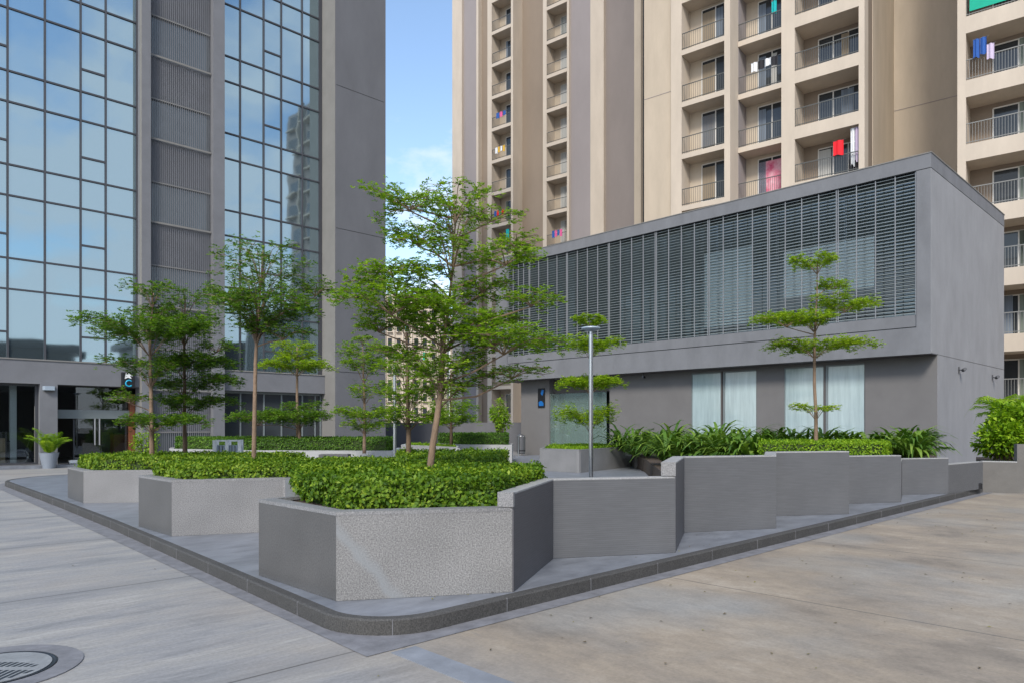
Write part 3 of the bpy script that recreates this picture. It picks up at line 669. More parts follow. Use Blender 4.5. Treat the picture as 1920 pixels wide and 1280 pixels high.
x_ = onY(190, YF+2.2)
ob('inner_panel', 'dark_plaster', x_, x_+1.6, YF+2.2, YF+2.3, 0.11, 2.0)
# glazed shopfront of the right bay
fm = MB(); gl = MB()
for p in (413, 450, 494, 527, 566, 590, 600):
    x_ = onY(p, YF+0.1); fm.box(x_-0.03, x_+0.03, YF+0.04, YF+0.14, 0.11, ZO)
fm.box(X[413], X[604], YF+0.03, YF+0.15, 0.105, 0.2); fm.box(X[413], X[604], YF+0.03, YF+0.15, 2.9, ZO-0.003)
build('shopfront_frame', fm.shift(OL), 'louvre_metal', ot)
ob('shopfront_glass', 'glass_dark', X[413], xw0-0.02, YF+0.08, YF+0.1, 0.15, ZO)
# counter inside the shop, brown reception desk in the lobby
x_ = onY(10, YF+0.3)
q_ = bx('shop_counter', None, 'wood_pale', x_-1.6, x_, YF+0.3, YF+0.8, 0.104, 1.05, loc=(x_-0.8, YF+0.5, 0.104)); q_.location = (x_-0.8, YF+0.5, 0.104)
tag(q_, 'pale wooden counter behind the shop window at the left edge', 'counter')
x_ = onY(212, YF+1.0)
q_ = empty('reception_desk', (x_+1.0, YF+1.1, 0.104), label='dark brown wooden reception desk inside the tower entrance', cat='desk')
bx('front_panel', q_, 'wood_brown', -1.0, 1.0, -0.2, -0.15, 0, 1.05); bx('desk_top', q_, 'black', -1.03, 1.03, -0.22, 0.35, 1.05, 1.09); bx('side_panel', q_, 'wood_brown', -1.0, -0.95, -0.149, 0.3, 0, 1.05)
# exercise bicycle inside the shop
eb = empty('exercise_bicycle', (onY(38, YF+0.7), YF+0.7, 0.104), label='black exercise bicycle standing behind the shop window', cat='exercise bicycle')
w_ = MB(); pts = [(0.24*cos(a*pi/12), 0, 0.28+0.24*sin(a*pi/12)) for a in range(25)]; w_.tube(pts, 0.03, 6); build('flywheel', w_, 'steel', eb)
w_ = MB(); w_.tube([(-0.1, 0, 0.3), (-0.3, 0, 0.8)], 0.03); w_.tube([(0.1, 0, 0.3), (0.35, 0, 0.95)], 0.03); w_.tube([(-0.3, 0, 0.35), (0.3, 0, 0.3)], 0.03); w_.tube([(-0.4, -0.2, 0.03), (-0.4, 0.2, 0.03)], 0.03); w_.tube([(0.4, -0.2, 0.03), (0.4, 0.2, 0.03)], 0.03); w_.tube([(-0.4, 0, 0.03), (-.3, 0, .35)], 0.025); w_.tube([(0.4, 0, 0.03), (.3, 0, .3)], 0.025); build('frame', w_, 'black', eb)
bx('saddle', eb, 'black', -0.42, -0.18, -0.09, 0.09, 0.8, 0.86, bev=0.02)
build('handlebar', MB().tube([(0.35, 0, 0.95), (0.45, 0.2, 1.02), (0.52, 0.2, 0.95)], 0.02).tube([(0.35, 0, 0.95), (0.45, -0.2, 1.02), (0.52, -0.2, 0.95)], 0.02), 'black', eb)

# wall lamp on the pier, round-logo sign over the entrance
x_ = (xa+xb)/2
wl = empty('wall_lamp', (x_, YF-0.28, zat(727, 25.2)), label='small grey wedge wall lamp at the top of the narrow pier', cat='wall lamp')
build('housing', MB().prism([(-0.16, -0.15), (0.16, -0.15), (0.2, 0), (-0.2, 0)], -0.05, 0.10), 'lamp_grey', wl, bev=0.01)
build('lens', MB().box(-0.14, 0.14, -0.14, -0.01, -0.07, -0.05), 'black', wl)
xs = onY(241, YF-0.45); ts_ = (YF-.45)/ray(241)[1]
sg = empty('hanging_sign', (xs, YF-0.42, zat(712, ts_)), label='black box sign with white swoosh and cyan letter C fixed over the tower entrance', cat='sign')
hs = 0.30
build('sign_box', MB().box(-0.22, 0.23, -0.02, 0.135, -hs, hs), 'black', sg, bev=0.01)
cc = MB(); cc.tube([(0.02+0.115*cos(a), -0.03, -0.12+0.115*sin(a)) for a in np.linspace(0.7, 2*pi-0.7, 22)], 0.028, 8); build('letter', cc, 'cyan_paint', sg, smooth=True)
sw_ = MB(); sw_.prism([(-0.13, 0.05), (-0.10, 0.26), (0.05, 0.27), (0.15, 0.16), (0.05, 0.17), (0.11, 0.06), (-0.02, 0.1)], 0, 0.01)
sw_.v = [(a, -0.022-c_, b_) for a, b_, c_ in sw_.v]; build('swoosh', sw_, 'white_paint', sg)

# ================================================================== PAVILION
XB, XG, YE = 23.75, 24.4, 6.58           # box face, ground-storey face, end wall
YB = 25.7; YGl = onX(977, XG); XK = 32.9
ZB, ZT = 3.65, 9.62
pv = empty('pavilion', (28, 16, 0)); tag(pv, 'low grey rendered pavilion with overhanging upper box faced in metal louvres', 'building')
PL = (28, 16, 0)
def pb(name, m, *b, parent=pv, bev=0, loc=PL): return bx(name, parent, m, *b, bev=bev, loc=loc)
zs0, zs1, zsl = 4.45, 9.17, 4.84         # opening bottom / top, sill top
yo0 = onX(1718, XB); yo1 = 24.9
DP = 0.9
ub = MB()
ub.box(XB, XB+DP, YE, yo0, ZB, zs1)                       # right frame
ub.box(XB, XB+DP, yo0, YB, ZB, zs0)                        # bottom beam
ub.box(XB, XB+DP, yo1, YB, zs0, zs1)
ub.box(XB+DP, XK, YE+0.002, YB, ZB, zs1-0.001)
build('upper_box', ub.shift(PL), 'pavilion_plaster', pv)
pb('parapet', 'pavilion_plaster', XB-0.012, XK+0.01, YE-0.012, YB+0.01, zs1+0.018, ZT)
pb('coping', 'pale_plaster', XB-0.03, XK+0.03, YE-0.03, YB+0.03, ZT, ZT+0.03)
pb('shadow_gap', 'black', XB+0.02, XK, YE+0.02, YB, zs1, zs1+0.018)
pb('end_wall', 'pavilion_end_lit', XB+0.001, XK, YE-0.006, YE+0.001, ZB+0.02, zs1)
pb('sill', 'pavilion_plaster', XB+0.05, XB+DP, yo0, yo1, zs0+0.035, zsl)
pb('sill_gap', 'black', XB+0.08, XB+DP, yo0, yo1, zs0, zs0+0.035)
pb('soffit', 'frame_bronze', XB+0.05, XG+0.1, YE+0.05, YB-0.05, ZB-0.006, ZB-0.001)
# glazing and rooms behind the louvres
gx_ = XB+0.42
for (a, b_, c_, d_, mm_) in ((onX(1410, gx_), onX(1321, gx_), 5.2, 8.0, 'patch_glass'), (onX(1640, gx_), onX(1470, gx_), 5.9, 7.55, 'patch_glass')):
    pb('bright_window', mm_, gx_-0.02, gx_-0.005, a, b_, c_, d_)
pb('room_glass', 'louvre_glass', gx_, gx_+0.01, yo0, yo1, zsl, zs1)
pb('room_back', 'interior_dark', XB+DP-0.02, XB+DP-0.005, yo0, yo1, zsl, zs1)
edges = [yo0]+[onX(p, XB+0.1) for p in (1570, 1442, 1329.5, 1231)]
stp = (edges[4]-edges[0])/4; edges = [yo0+stp*k for k in range(10)]
edges = [e for e in edges if e < yo1-0.5]+[yo1]
nsl = 40; pit = (zs1-zsl)/nsl
first = None
for i in range(len(edges)-1):
    a, b_ = edges[i], edges[i+1]; wd = b_-a
    pn_ = MB(); yc = (a+b_)/2
    for k in range(nsl):
        z = pit*(k+0.5); i0 = len(pn_.v)      # tilted blade
        for (dx, dz) in ((-0.055, -0.012), (-0.055, 0.009), (0.045, 0.036), (0.045, 0.028)):
            pn_.v += [(dx, -wd/2+0.035, z+dz), (dx, wd/2-0.035, z+dz)]
        for q in ((0, 1), (1, 2), (2, 3), (3, 0)):
            order = [0, 1, 3, 2] if False else [0, 1, 2, 3]
        v_ = i0
        pn_.f += [(v_, v_+1, v_+3, v_+2), (v_+2, v_+3, v_+5, v_+4), (v_+4, v_+5, v_+7, v_+6), (v_+6, v_+7, v_+1, v_)]
    lp = build('louvre_panel', pn_, 'louvre_metal', pv, loc=(XB+0.12-28, yc-16, zsl))
    ps = MB()
    for k in range(5):
        yy = -wd/2+0.03+(wd-0.06)*k/4; ps.box(-0.085, -0.058, yy-0.013, yy+0.013, 0, zs1-zsl)
    build('posts', ps, 'louvre_post', lp)
pb('louvre_jamb', 'black', XB+0.2, XB+0.4, yo0+0.001, yo0+0.02, zsl, zs1)
# ground storey: wall pieces between windows and the entrance recess
wins = [(1296, 1352), (1357, 1419), (1470, 1545), (1550, 1622)]
WY = [(onX(b_, XG), onX(a, XG)) for a, b_ in wins]
zw0, zw1 = 0.55, zat(692, onX(1419, XG)/ray(1419)[1])
ey0, ey1 = onX(1143, XG), onX(1030, XG)
gs = MB()
def seg(y0, y1, z0=0.0, z1=ZB-0.007): gs.box(XG, XG+0.3, y0, y1, z0, z1)
seg(YE+0.002, WY[3][0]); seg(WY[2][1], WY[1][0]); seg(WY[0][1], ey0); seg(ey1, YGl)
seg(WY[3][0], WY[2][1], 0, zw0); seg(WY[1][0], WY[0][1], 0, zw0); seg(WY[3][0], WY[2][1], zw1, ZB-.007); seg(WY[1][0], WY[0][1], zw1, ZB-.007)
gs.box(XG+0.3, XG+0.5, YE+0.002, ey0, 0, ZB-0.007); gs.box(XG+0.3, XG+0.5, ey1, YGl, 0, ZB-0.007); gs.box(XG+2.6, XG+2.8, ey0, ey1, 0, ZB-0.007)
gs.box(XG+0.5, XG+2.6, ey0-0.2, ey0, 0, ZB-0.007); gs.box(XG+0.5, XG+2.6, ey1, ey1+0.2, 0, ZB-0.007); gs.box(XG+2.8, XK, YGl-0.3, YGl, 0, ZB-0.007)
build('lower_wall', gs.shift(PL), 'pavilion_lower', pv)
pb('lower_end_wall', 'pavilion_end_lit', XG+0.001, XK, YE-0.004, YE+0.0015, 0, ZB+0.003)
pb('end_wall_joint', 'black', XG+0.01, XK-0.01, YE-0.006, YE-0.002, ZB+0.003, ZB+0.02)
for (a, b_) in WY:
    wn = pb('window', 'frame_bronze', XG+0.02, XG+0.06, a-0.04, a+0.03, zw0, zw1)
    wn2 = MB(); wn2.box(XG+0.02, XG+0.07, b_-0.03, b_+0.04, zw0+0.001, zw1-0.001); wn2.box(XG+0.02, XG+0.07, a+0.03, b_-0.03, zw1-0.05, zw1-0.001); wn2.box(XG+0.02, XG+0.07, a+0.03, b_-0.03, zw0+0.001, zw0+0.05)
    build('frame', wn2.shift(PL), 'louvre_metal', wn)
    pb('pane', 'frosted_pane', XG+0.05, XG+0.06, a+0.03, b_-0.03, zw0+0.05, zw1-0.05, parent=wn)
# entrance glass wall
eg = onX(1052, XG)
pb('glass_screen', 'green_glass', XG+0.35, XG+0.365, ey0+0.45, ey1, 0.12, 3.0)
pb('screen_edge', 'green_glass', XG+0.05, XG+0.35, ey1-0.03, ey1-0.02, 0.12, 3.0)
pb('entrance_header', 'frame_bronze', XG+0.3, XG+0.42, ey0, ey1, 3.0, ZB-0.007)
pb('entrance_floor', 'plaza_stone', XG, XG+2.6, ey0, ey1, 0.0, 0.125)
# wall sign at the left end of the pavilion
ysn = onX(1016, XG); tsn = XG/ray(1016)[0]
s2 = empty('wall_sign', (XG-0.002, ysn, zat(745, tsn)), label='small black wall sign with blue figures beside the glass entrance', cat='sign')
build('sign_board', MB().box(-0.05, 0, -0.22, 0.22, -0.45, 0.45), 'black', s2, bev=0.01)
sh = MB(); sh.prism([(-0.16, -0.38), (0.14, -0.38), (0.15, -0.2), (0.03, -0.14), (-0.06, -0.16), (-0.15, -0.25)], 0, 0.008); sh.prism([(-0.18, 0.36), (-0.04, 0.38), (0.02, 0.2), (-0.08, 0.1), (-0.14, 0.2)], 0, 0.008)
sh.v = [(-0.051-c_, a, b_) for a, b_, c_ in sh.v]; build('figures', sh, 'blue_paint', s2)
# camera on the soffit, two spot lamps on the end wall
def cctv(x, y, z, rz, lab, nm, m1='black', cat='camera', grp=None):
    o = empty(nm, (x, y, z), rz, label=lab, cat=cat, group=grp)
    build('bracket', MB().lathe(0, 0, [(0.05, -0.0), (0.05, 0.02)], 12).tube([(0, 0, 0), (0, 0, -0.12)], 0.015), m1, o)
    build('body', MB().tube([(-0.12, 0, -0.15), (0.12, 0, -0.17)], 0.045, 12), m1, o)
    build('lens', MB().tube([(-0.135, 0, -0.149), (-0.12, 0, -0.15)], 0.035, 12), 'frame_dark', o)
    return o
cctv(XG-0.3, onX(1207, XG-0.3), ZB-0.008, 0.3, 'black security camera hanging from the pavilion soffit', 'security_camera')
for p, py in ((1797, 693), (1860, 707)):
    x_ = onY(p, YE); t1 = YE/ray(p)[1]
    lo = 'nearer the corner' if p < 1800 else 'farther from the corner'
    o = empty('spot_lamp', (x_, YE-0.008, zat(py, t1)), label=f'small dark spot lamp on the pavilion end wall, the one {lo}', cat='wall lamp', group='spot lamps on the pavilion end wall')
    build('base_plate', MB().box(-0.05, 0.05, -0.02, 0, -0.1, 0.1), 'frame_dark', o, bev=0.005)
    build('arm', MB().tube([(0, -0.02, 0), (0, -0.12, 0)], 0.02), 'frame_dark', o)
    build('lamp_head', MB().tube([(-0.06, -0.2, 0.02), (0.10, -0.1, -0.01)], 0.055, 12), 'frame_dark', o)

# steel litter bin in front of the pavilion
bp_ = P(977, 33.0)
o = empty('litter_bin', (bp_[0], bp_[1], PZ), rz=0.3, label='steel cylinder litter bin swinging between two posts by the pavilion wall', cat='litter bin')
build('bin_drum', MB().lathe(0, 0, [(0.17, 0.08), (0.2, 0.12), (0.2, 0.88), (0.18, 0.92), (0.05, 0.99)], 24), 'bin_metal', o, smooth=False)
build('post', MB().tube([(-0.27, 0, 0), (-0.27, 0, 0.95)], 0.03), 'steel', o); build('post', MB().tube([(0.27, 0, 0), (0.27, 0, 0.95)], 0.03), 'steel', o)
build('band', MB().lathe(0, 0, [(0.205, 0.2), (0.205, 0.26)], 24), 'black', o)

# ================================================================== PLANTERS AND LOW WALLS
ZPL = 0.82
A = cw(-1.386, 5.61); B = cw(0.013, 5.916); Cc = cw(-2.34, 6.58); D = cw(0.43, 7.41); E = cw(1.78, 7.75)
def planter(label, front, zt, m_face=('granite_dark', 'granite_light'), soil=None, hedge_in=0.12, vein=False):
    """front: outline; face k runs from vertex k to k+1; first face dark granite, others light"""
    c = np.mean(front, 0); o = empty('planter', (c[0], c[1], PZ), label=label, cat='planter', group='granite planters on the plaza')
    Fp = [np.array(p) for p in front]; n = len(Fp)
    for k in range(n):
        a, b_ = Fp[k], Fp[(k+1) % n]
        d = (b_-a); L_ = np.linalg.norm(d); d = d/L_; nn = np.array([d[1], -d[0]])
        if nn @ (c-a) > 0: nn = -nn
        # slab in its own frame so the stone's pattern lies on the face
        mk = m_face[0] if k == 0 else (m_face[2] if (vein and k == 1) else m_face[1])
        sl_ = MB().box(0, L_, 0, 0.09, 0, zt-PZ-0.03) if True else None
        ang_ = math.atan2(d[1], d[0])
        inward = np.array([-d[1], d[0]])
        flip = inward @ (c-a) < 0
        if flip: sl_ = MB().box(0, L_, -0.09, 0, 0, zt-PZ-0.03)
        so = build('side_slab', sl_, mk, o); so.location = (a[0]-c[0], a[1]-c[1], 0); so.rotation_euler = (0, 0, ang_)
    inner = [tuple(p+(c-p)/np.linalg.norm(c-p)*hedge_in*1.35) for p in Fp]
    cp = MB(); no = len(Fp)
    outer_ = [tuple(p+(p-c)/np.linalg.norm(p-c)*0.003) for p in Fp]
    for z, ring_ in ((zt-0.03, outer_), (zt, outer_), (zt, inner), (zt-0.03, inner)):
        for p in ring_: cp.v.append((p[0]-c[0], p[1]-c[1], z-PZ))
    for r0 in range(4):
        for k in range(no): cp.f.append((r0*no+k, r0*no+(k+1) % no, ((r0+1) % 4)*no+(k+1) % no, ((r0+1) % 4)*no+k))
    build('coping', cp, m_face[1], o)
    build('soil', MB().prism([(p[0]-c[0], p[1]-c[1]) for p in inner], 0.02, zt-PZ-0.04), 'soil', o)
    return o
# front planter: Cc -> A -> B -> D -> back
Dk = cw(-0.35, 9.3); K1 = cw(-2.16, 6.83); Ck = cw(-2.98, 9.35)
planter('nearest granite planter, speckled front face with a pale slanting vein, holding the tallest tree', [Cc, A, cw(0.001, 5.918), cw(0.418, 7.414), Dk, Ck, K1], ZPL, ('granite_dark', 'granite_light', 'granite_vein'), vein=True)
# granite end block behind its left corner
e0 = P(534, 9.6); e1 = P(548, 9.65); e2 = P(600, 11.2)
# second and third planters to the left
p2 = [P(260, 9.76), P(322, 8.90), cw(-1.9, 9.65), cw(-1.5, 11.6), cw(-4.3, 11.3)]
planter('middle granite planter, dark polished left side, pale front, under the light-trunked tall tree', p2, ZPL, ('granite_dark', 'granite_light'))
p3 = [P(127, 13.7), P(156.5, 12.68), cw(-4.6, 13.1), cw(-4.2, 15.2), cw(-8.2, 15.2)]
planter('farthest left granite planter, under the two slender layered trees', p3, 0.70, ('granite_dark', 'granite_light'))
# rear planters
TB = 22.3
p4 = [P(318, TB+1.8), P(470, TB+0.15), P(655, TB), P(742, TB-0.1), P(752, TB+2.8), P(320, TB+3.4)]
planter('long pale rear planter with clipped hedge in front of the office tower', p4, 0.72, ('granite_coping', 'granite_coping'))
p5 = [P(862, 26.5), P(960, 26.0), P(962, 28.5), P(812, 28.6)]
planter('grey rear planter with clipped hedge beside the litter bin', p5, 0.80, ('granite_coping', 'granite_coping'))
p6 = [P(752, 27.0), P(858, 24.0), P(862, 26.0), P(765, 29.0)]
planter('low pale angular planter without hedge beyond the second lamp post', p6, 0.78, ('granite_coping', 'granite_coping'))
p7 = [P(1012, 22.0), P(1086, 20.8), P(1188, 24.2), P(1120, 26.5), P(1030, 25.5)]
planter('angular granite planter with the small lime green tree behind the steel lamp post', p7, 0.80, ('granite_light', 'granite_light'))
# planter behind the front one, carries the second hedge and the brown-trunk tree
p8 = [cw(-1.65, 9.9), cw(-0.15, 9.75), cw(0.0, 12.9), cw(-2.1, 12.6)]
planter('square granite planter just behind the nearest planter, mostly hidden by its hedge', p8, ZPL, ('granite_light', 'granite_light'))
# dark low kerb block in front of the long rear planter, raised end block of the front planter
q = P(628, 20.6)
bb = build('bench_block', MB().box(-0.42, 0.42, -0.2, 0.2, 0, 0.56), 'tile_dark', None, bev=0.01, loc=(q[0], q[1], PZ)); bb.rotation_euler = (0, 0, math.atan2(RGT[1], RGT[0]))
tag(bb, 'dark slate bench block in front of the long rear planter', 'bench')
# stone bench beside the tree planter
q = P(1203, 23.2)
o = empty('stone_bench', (q[0], q[1], PZ), rz=math.atan2(RGT[1], RGT[0]), label='thick granite slab bench on a short leg beside the small tree planter', cat='bench')
bx('seat', o, 'granite_coping', -0.34, 0.32, -0.25, 0.25, 0.46, 0.66, bev=0.01); bx('leg', o, 'granite_dark', -0.26, -0.10, -0.2, 0.2, 0, 0.46)
bx('leg', o, 'granite_dark', 0.2, 0.28, -0.2, 0.2, 0, 0.46)

# zigzag walls
E2 = cw(2.23, 9.21); F_ = cw(3.56, 9.59); F2 = cw(4.04, 10.89); G_ = cw(5.28, 11.15); G2 = cw(5.95, 12.6); H_ = cw(7.03, 12.86); H2 = cw(7.78, 14.2); I_ = cw(8.87, 14.47); J_ = cw(10.35, 15.65)
def low_wall(label, faces, z, th=0.15, cop=True, base=PZ, endb=False):
    """faces: list of (p, q, material) walked so that the planting side is on the left"""
    pts = [faces[0][0]]+[f[1] for f in faces]
    fp = wall_strip(pts, th); c = np.mean(pts, 0)
    o = empty('low_wall', (c[0], c[1], base), label=label, cat='wall', group='stepped zigzag walls along the right kerb')
    n = len(pts)
    for k, f in enumerate(faces):
        quad = [fp[k], fp[k+1], fp[2*n-2-k], fp[2*n-1-k]]
        build('wall_panel', MB().prism(quad, base, z-0.018).shift((c[0], c[1], base)), f[2], o)
    cpoly = wall_strip([tuple(np.array(p)) for p in pts], th+0.006)
    if endb:
        p0 = np.array(pts[0]); d = np.array(pts[1])-p0; d /= np.linalg.norm(d); nn = np.array([-d[1], d[0]])
        build('end_block', MB().prism([p0-d*0.022-nn*.004, p0+d*0.03-nn*.004, p0+d*0.03+nn*(th+.004), p0-d*0.022+nn*(th+.004)], endb, z+0.002).shift((c[0], c[1], base)), 'granite_light', o, bev=0.003)
    if cop: build('coping', MB().prism(cpoly, z-0.018, z).shift((c[0], c[1], base)), 'granite_coping', o, bev=0.003)
    return o
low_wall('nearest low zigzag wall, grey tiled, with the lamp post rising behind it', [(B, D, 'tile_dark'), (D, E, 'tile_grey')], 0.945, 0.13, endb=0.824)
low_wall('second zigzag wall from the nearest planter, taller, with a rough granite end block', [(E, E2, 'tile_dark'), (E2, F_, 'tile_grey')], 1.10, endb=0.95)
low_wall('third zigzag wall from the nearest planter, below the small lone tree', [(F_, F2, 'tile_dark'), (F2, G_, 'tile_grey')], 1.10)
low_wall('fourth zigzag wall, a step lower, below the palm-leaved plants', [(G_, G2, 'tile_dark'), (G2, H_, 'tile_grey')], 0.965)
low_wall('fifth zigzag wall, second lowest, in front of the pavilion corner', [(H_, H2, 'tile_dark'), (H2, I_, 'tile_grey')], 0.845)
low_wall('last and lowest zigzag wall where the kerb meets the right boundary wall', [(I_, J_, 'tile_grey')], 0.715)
# right boundary wall
Ra = P(1842, 16.0); Rb = P(1907, 15.75); Rc = P(2150, 15.0)
o = empty('boundary_wall', (Rb[0], Rb[1], 0), label='low beige-grey boundary wall at the right edge, stepping up beside the bush', cat='wall')
build('wall_panel', MB().prism(wall_strip([Ra, Rb], 0.2), 0, 0.685).shift((Rb[0], Rb[1], 0)), 'wall_warm', o)
build('wall_panel', MB().prism(wall_strip([Rb, Rc], 0.2), 0, 1.09).shift((Rb[0], Rb[1], 0)), 'wall_warm', o)
build('coping', MB().prism(wall_strip([Ra, Rb], 0.22), 0.685, 0.705).shift((Rb[0], Rb[1], 0)), 'granite_coping', o)
q = P(1835, 15.55)
o = build('pipe_outlet', MB().lathe(0, 0, [(0.07, 0), (0.07, 0.12), (0.05, 0.13), (0.05, 0.02)], 16), 'black', None, loc=(q[0], q[1], PZ+0.0)); tag(o, 'black pipe stub at the foot of the last low wall', 'pipe')
# planting beds behind the walls
o = build('planting_bed', MB().prism([np.array(F_)+0.2*np.array(FWD), np.array(F2)+0.2*np.array(FWD), np.array(G_)+.2*np.array(FWD), np.array(G2)+.2*np.array(FWD), np.array(H_)+.2*np.array(FWD), np.array(H2)+.2*np.array(FWD), np.array(I_)+.2*np.array(FWD), P(1752, 20.4), P(1400, 20.4), P(1425, 12.5)], PZ, 0.70), 'soil'); tag(o, kind='structure')
o = build('planting_bed', MB().prism([P(1242, 15.0), P(1400, 13.6), P(1400, 20.4), P(1395, 24.3), P(1180, 25.5), P(1210, 21)], PZ, 0.52), 'soil'); tag(o, kind='structure')
# grey wall at the back of the plaza
o = build('garden_wall', MB().prism(wall_strip([P(640, 44), P(990, 41)], 0.2), 0, 1.68), 'dark_plaster'); tag(o, 'long plain dark grey garden wall closing the back of the plaza', 'wall')

# ================================================================== HEDGES
def inset(poly, d):
    c = np.mean(poly, 0); return [tuple(np.array(p)+(c-np.array(p))/np.linalg.norm(c-np.array(p))*d) for p in poly]
GH = 'clipped hedges in the granite planters'
h1 = [cw(-2.02, 6.78), cw(-1.34, 5.84), cw(-0.10, 6.10), cw(0.30, 7.42), cw(0.33, 8.2), cw(-0.35, 8.5), cw(-2.58, 8.4)]
hedge('dense bright green clipped hedge filling the nearest planter', h1, ZPL-0.02, 1.05, 5000, 0.040, group=GH, seed=3, rough=0.05)
hedge('clipped hedge in the middle left planter', inset(p2, 0.17), ZPL-0.02, 0.985, 3300, 0.042, group=GH, seed=4, rough=0.05)
hedge('clipped hedge in the farthest left planter', inset(p3, 0.2), 0.68, 0.925, 2300, 0.047, group=GH, seed=5, rough=0.05)
hedge('clipped hedge just behind the nearest planter, around the brown-trunk tree', inset(p8, 0.14), ZPL-0.02, 1.06, 2300, 0.045, group=GH, seed=6, rough=0.05)
hedge('long dark green clipped hedge in the rear planter before the office tower', inset(p4, 0.26), 0.70, 1.09, 900, 0.06, 'leaf_hedge_dark', GH, 7, rough=0.04)
hedge('dark green clipped hedge in the rear planter by the litter bin', inset(p5, 0.25), 0.78, 1.20, 900, 0.06, 'leaf_hedge_dark', GH, 8, rough=0.04)
hedge('lime green low hedge behind the third and fourth zigzag walls', [P(1425, 13.9), P(1660, 13.8), P(1672, 14.6), P(1640, 15.8), P(1425, 15.8)], 0.70, 1.18, 1500, 0.045, 'leaf_bush', GH, 9, rough=0.03)
hedge('thin strip of bright grass-green ground cover in the small tree planter', inset(p7, 0.25), 0.76, 0.84, 900, 0.05, 'leaf_bush', GH, 10)
hedge('sparse yellowish ground cover in the low angular planter', inset(p6, 0.2), 0.74, 0.81, 700, 0.05, 'leaf_bush', GH, 12)

# ================================================================== TREES
GT = 'young layered trees in the planters'
tiered_tree('layered_tree', 'tallest layered tree with leaning trunk rising from the nearest planter', 7.7,
    [(806, 880, .040), (812, 830, .036), (820, 780, .034), (826, 730, .031), (829, 690, .028), (829, 665, .024), (838, 600, .017), (845, 540, .014), (850, 480, .011), (853, 430, .008), (852, 385, .005)],
    [(800, 930, 372, 30, .8, 420, .1), (690, 850, 392, 30, 1.0, 440, -.1), (700, 860, 440, 46, 1.2, 500, .2), (850, 990, 400, 20, .5, 450, .2), (705, 780, 372, 16, .6, 410, .1),
     (860, 1035, 492, 34, 1.0, 545, -.1), (930, 1010, 452, 26, .7, 500, .2), (720, 840, 500, 24, .6, 560, .2), (640, 850, 545, 44, 1.0, 620, 0),
     (622, 860, 585, 42, 1.2, 650, -.25), (780, 930, 560, 36, .9, 620, .2), (930, 1060, 568, 34, .9, 650, -.1), (730, 960, 612, 38, 1.2, 668, .1), (860, 990, 600, 26, .8, 660, .3),
     (740, 880, 470, 40, .8, 530, -.2), (850, 960, 535, 36, .9, 590, .1), (690, 800, 520, 34, .9, 590, -.3), (860, 1000, 640, 36, .9, 700, -.2), (650, 760, 610, 30, .9, 660, .2), (820, 920, 420, 40, .7, 470, -.1),
     (830, 1060, 655, 44, .9, 720, -.2), (740, 930, 690, 44, 1.2, 745, .1), (690, 800, 660, 30, .5, 730, .3), (880, 1040, 700, 24, .45, 750, .2), (780, 960, 728, 26, .6, 770, .2)], ls=0.05, seed=21, dens=1.0)
tiered_tree('layered_tree', 'short bushy tree with dark brown trunk just left of the tallest tree', 11.2,
    [(766, 862, .042), (766, 820, .038), (765, 770, .03), (764, 700, .02), (763, 640, .012), (762, 590, .008)],
    [(715, 815, 600, 20, .4, 640, 0), (705, 835, 700, 30, .8, 740, 0), (700, 840, 745, 38, 1.1, 790, 0), (720, 845, 785, 30, 1.2, 810, 0), (690, 760, 660, 24, .5, 700, 0)], bark='bark_brown', ls=0.06, seed=22, base_z=.8)
tiered_tree('layered_tree', 'slender tree with reddish trunk, leftmost of the layered trees', 13.8,
    [(285, 850, .05), (284, 790, .04), (283, 720, .034), (281, 650, .026), (284, 600, .018), (288, 550, .01)],
    [(225, 335, 545, 26, .8, 580, 0), (250, 320, 580, 16, .6, 610, .2), (158, 400, 628, 34, 1.1, 670, 0), (240, 350, 602, 26, .9, 640, 0), (185, 335, 690, 26, .9, 730, 0), (200, 290, 750, 20, .5, 770, 0), (232, 395, 795, 24, 1.2, 812, 0)], 'leaf_tree_dark', ls=0.065, seed=23, base_z=.68)
tiered_tree('layered_tree', 'slender layered tree with many flat dark tiers, second from the left', 14.8,
    [(347, 845, .05), (346, 790, .04), (346, 720, .032), (345, 640, .024), (346, 600, .016), (348, 560, .01)],
    [(318, 415, 562, 36, .8, 600, 0), (300, 425, 610, 40, .9, 650, 0), (290, 470, 685, 26, 1.2, 715, 0), (300, 455, 725, 22, .9, 750, 0), (290, 445, 758, 20, 1.1, 785, 0), (360, 450, 655, 20, .6, 690, 0)], 'leaf_tree_dark', bark='bark_brown', ls=0.065, seed=24, base_z=.68)
tiered_tree('layered_tree', 'tall straight pale-trunked tree with high wide crown in the middle left planter', 10.6,
    [(476, 860, .036), (477, 800, .034), (478, 740, .031), (479, 680, .028), (481, 640, .024), (484, 600, .018), (488, 550, .013), (492, 500, .008), (493, 470, .005)],
    [(425, 560, 480, 34, .7, 540, 0), (400, 590, 520, 36, .6, 590, 0), (375, 480, 560, 36, .9, 630, .2), (440, 580, 560, 30, .7, 610, -.2), (400, 625, 590, 40, 1.1, 640, 0), (540, 628, 540, 40, .8, 620, .2), (470, 590, 630, 24, .8, 650, 0), (440, 530, 615, 24, .9, 648, 0)], 'leaf_tree_dark', ls=0.055, seed=25)
tiered_tree('layered_tree', 'lime topped tree growing from the long rear hedge, right of the pale trunk', 24.0,
    [(558, 830, .06), (558, 790, .05), (557, 740, .045), (557, 700, .04), (557, 650, .02)],
    [(500, 590, 655, 14, .7, 680, 0), (520, 600, 672, 14, .9, 690, 0), (482, 618, 690, 16, 1.0, 706, 0)], 'leaf_tree_lime', ls=0.085, seed=26, base_z=.7, dens=.8)
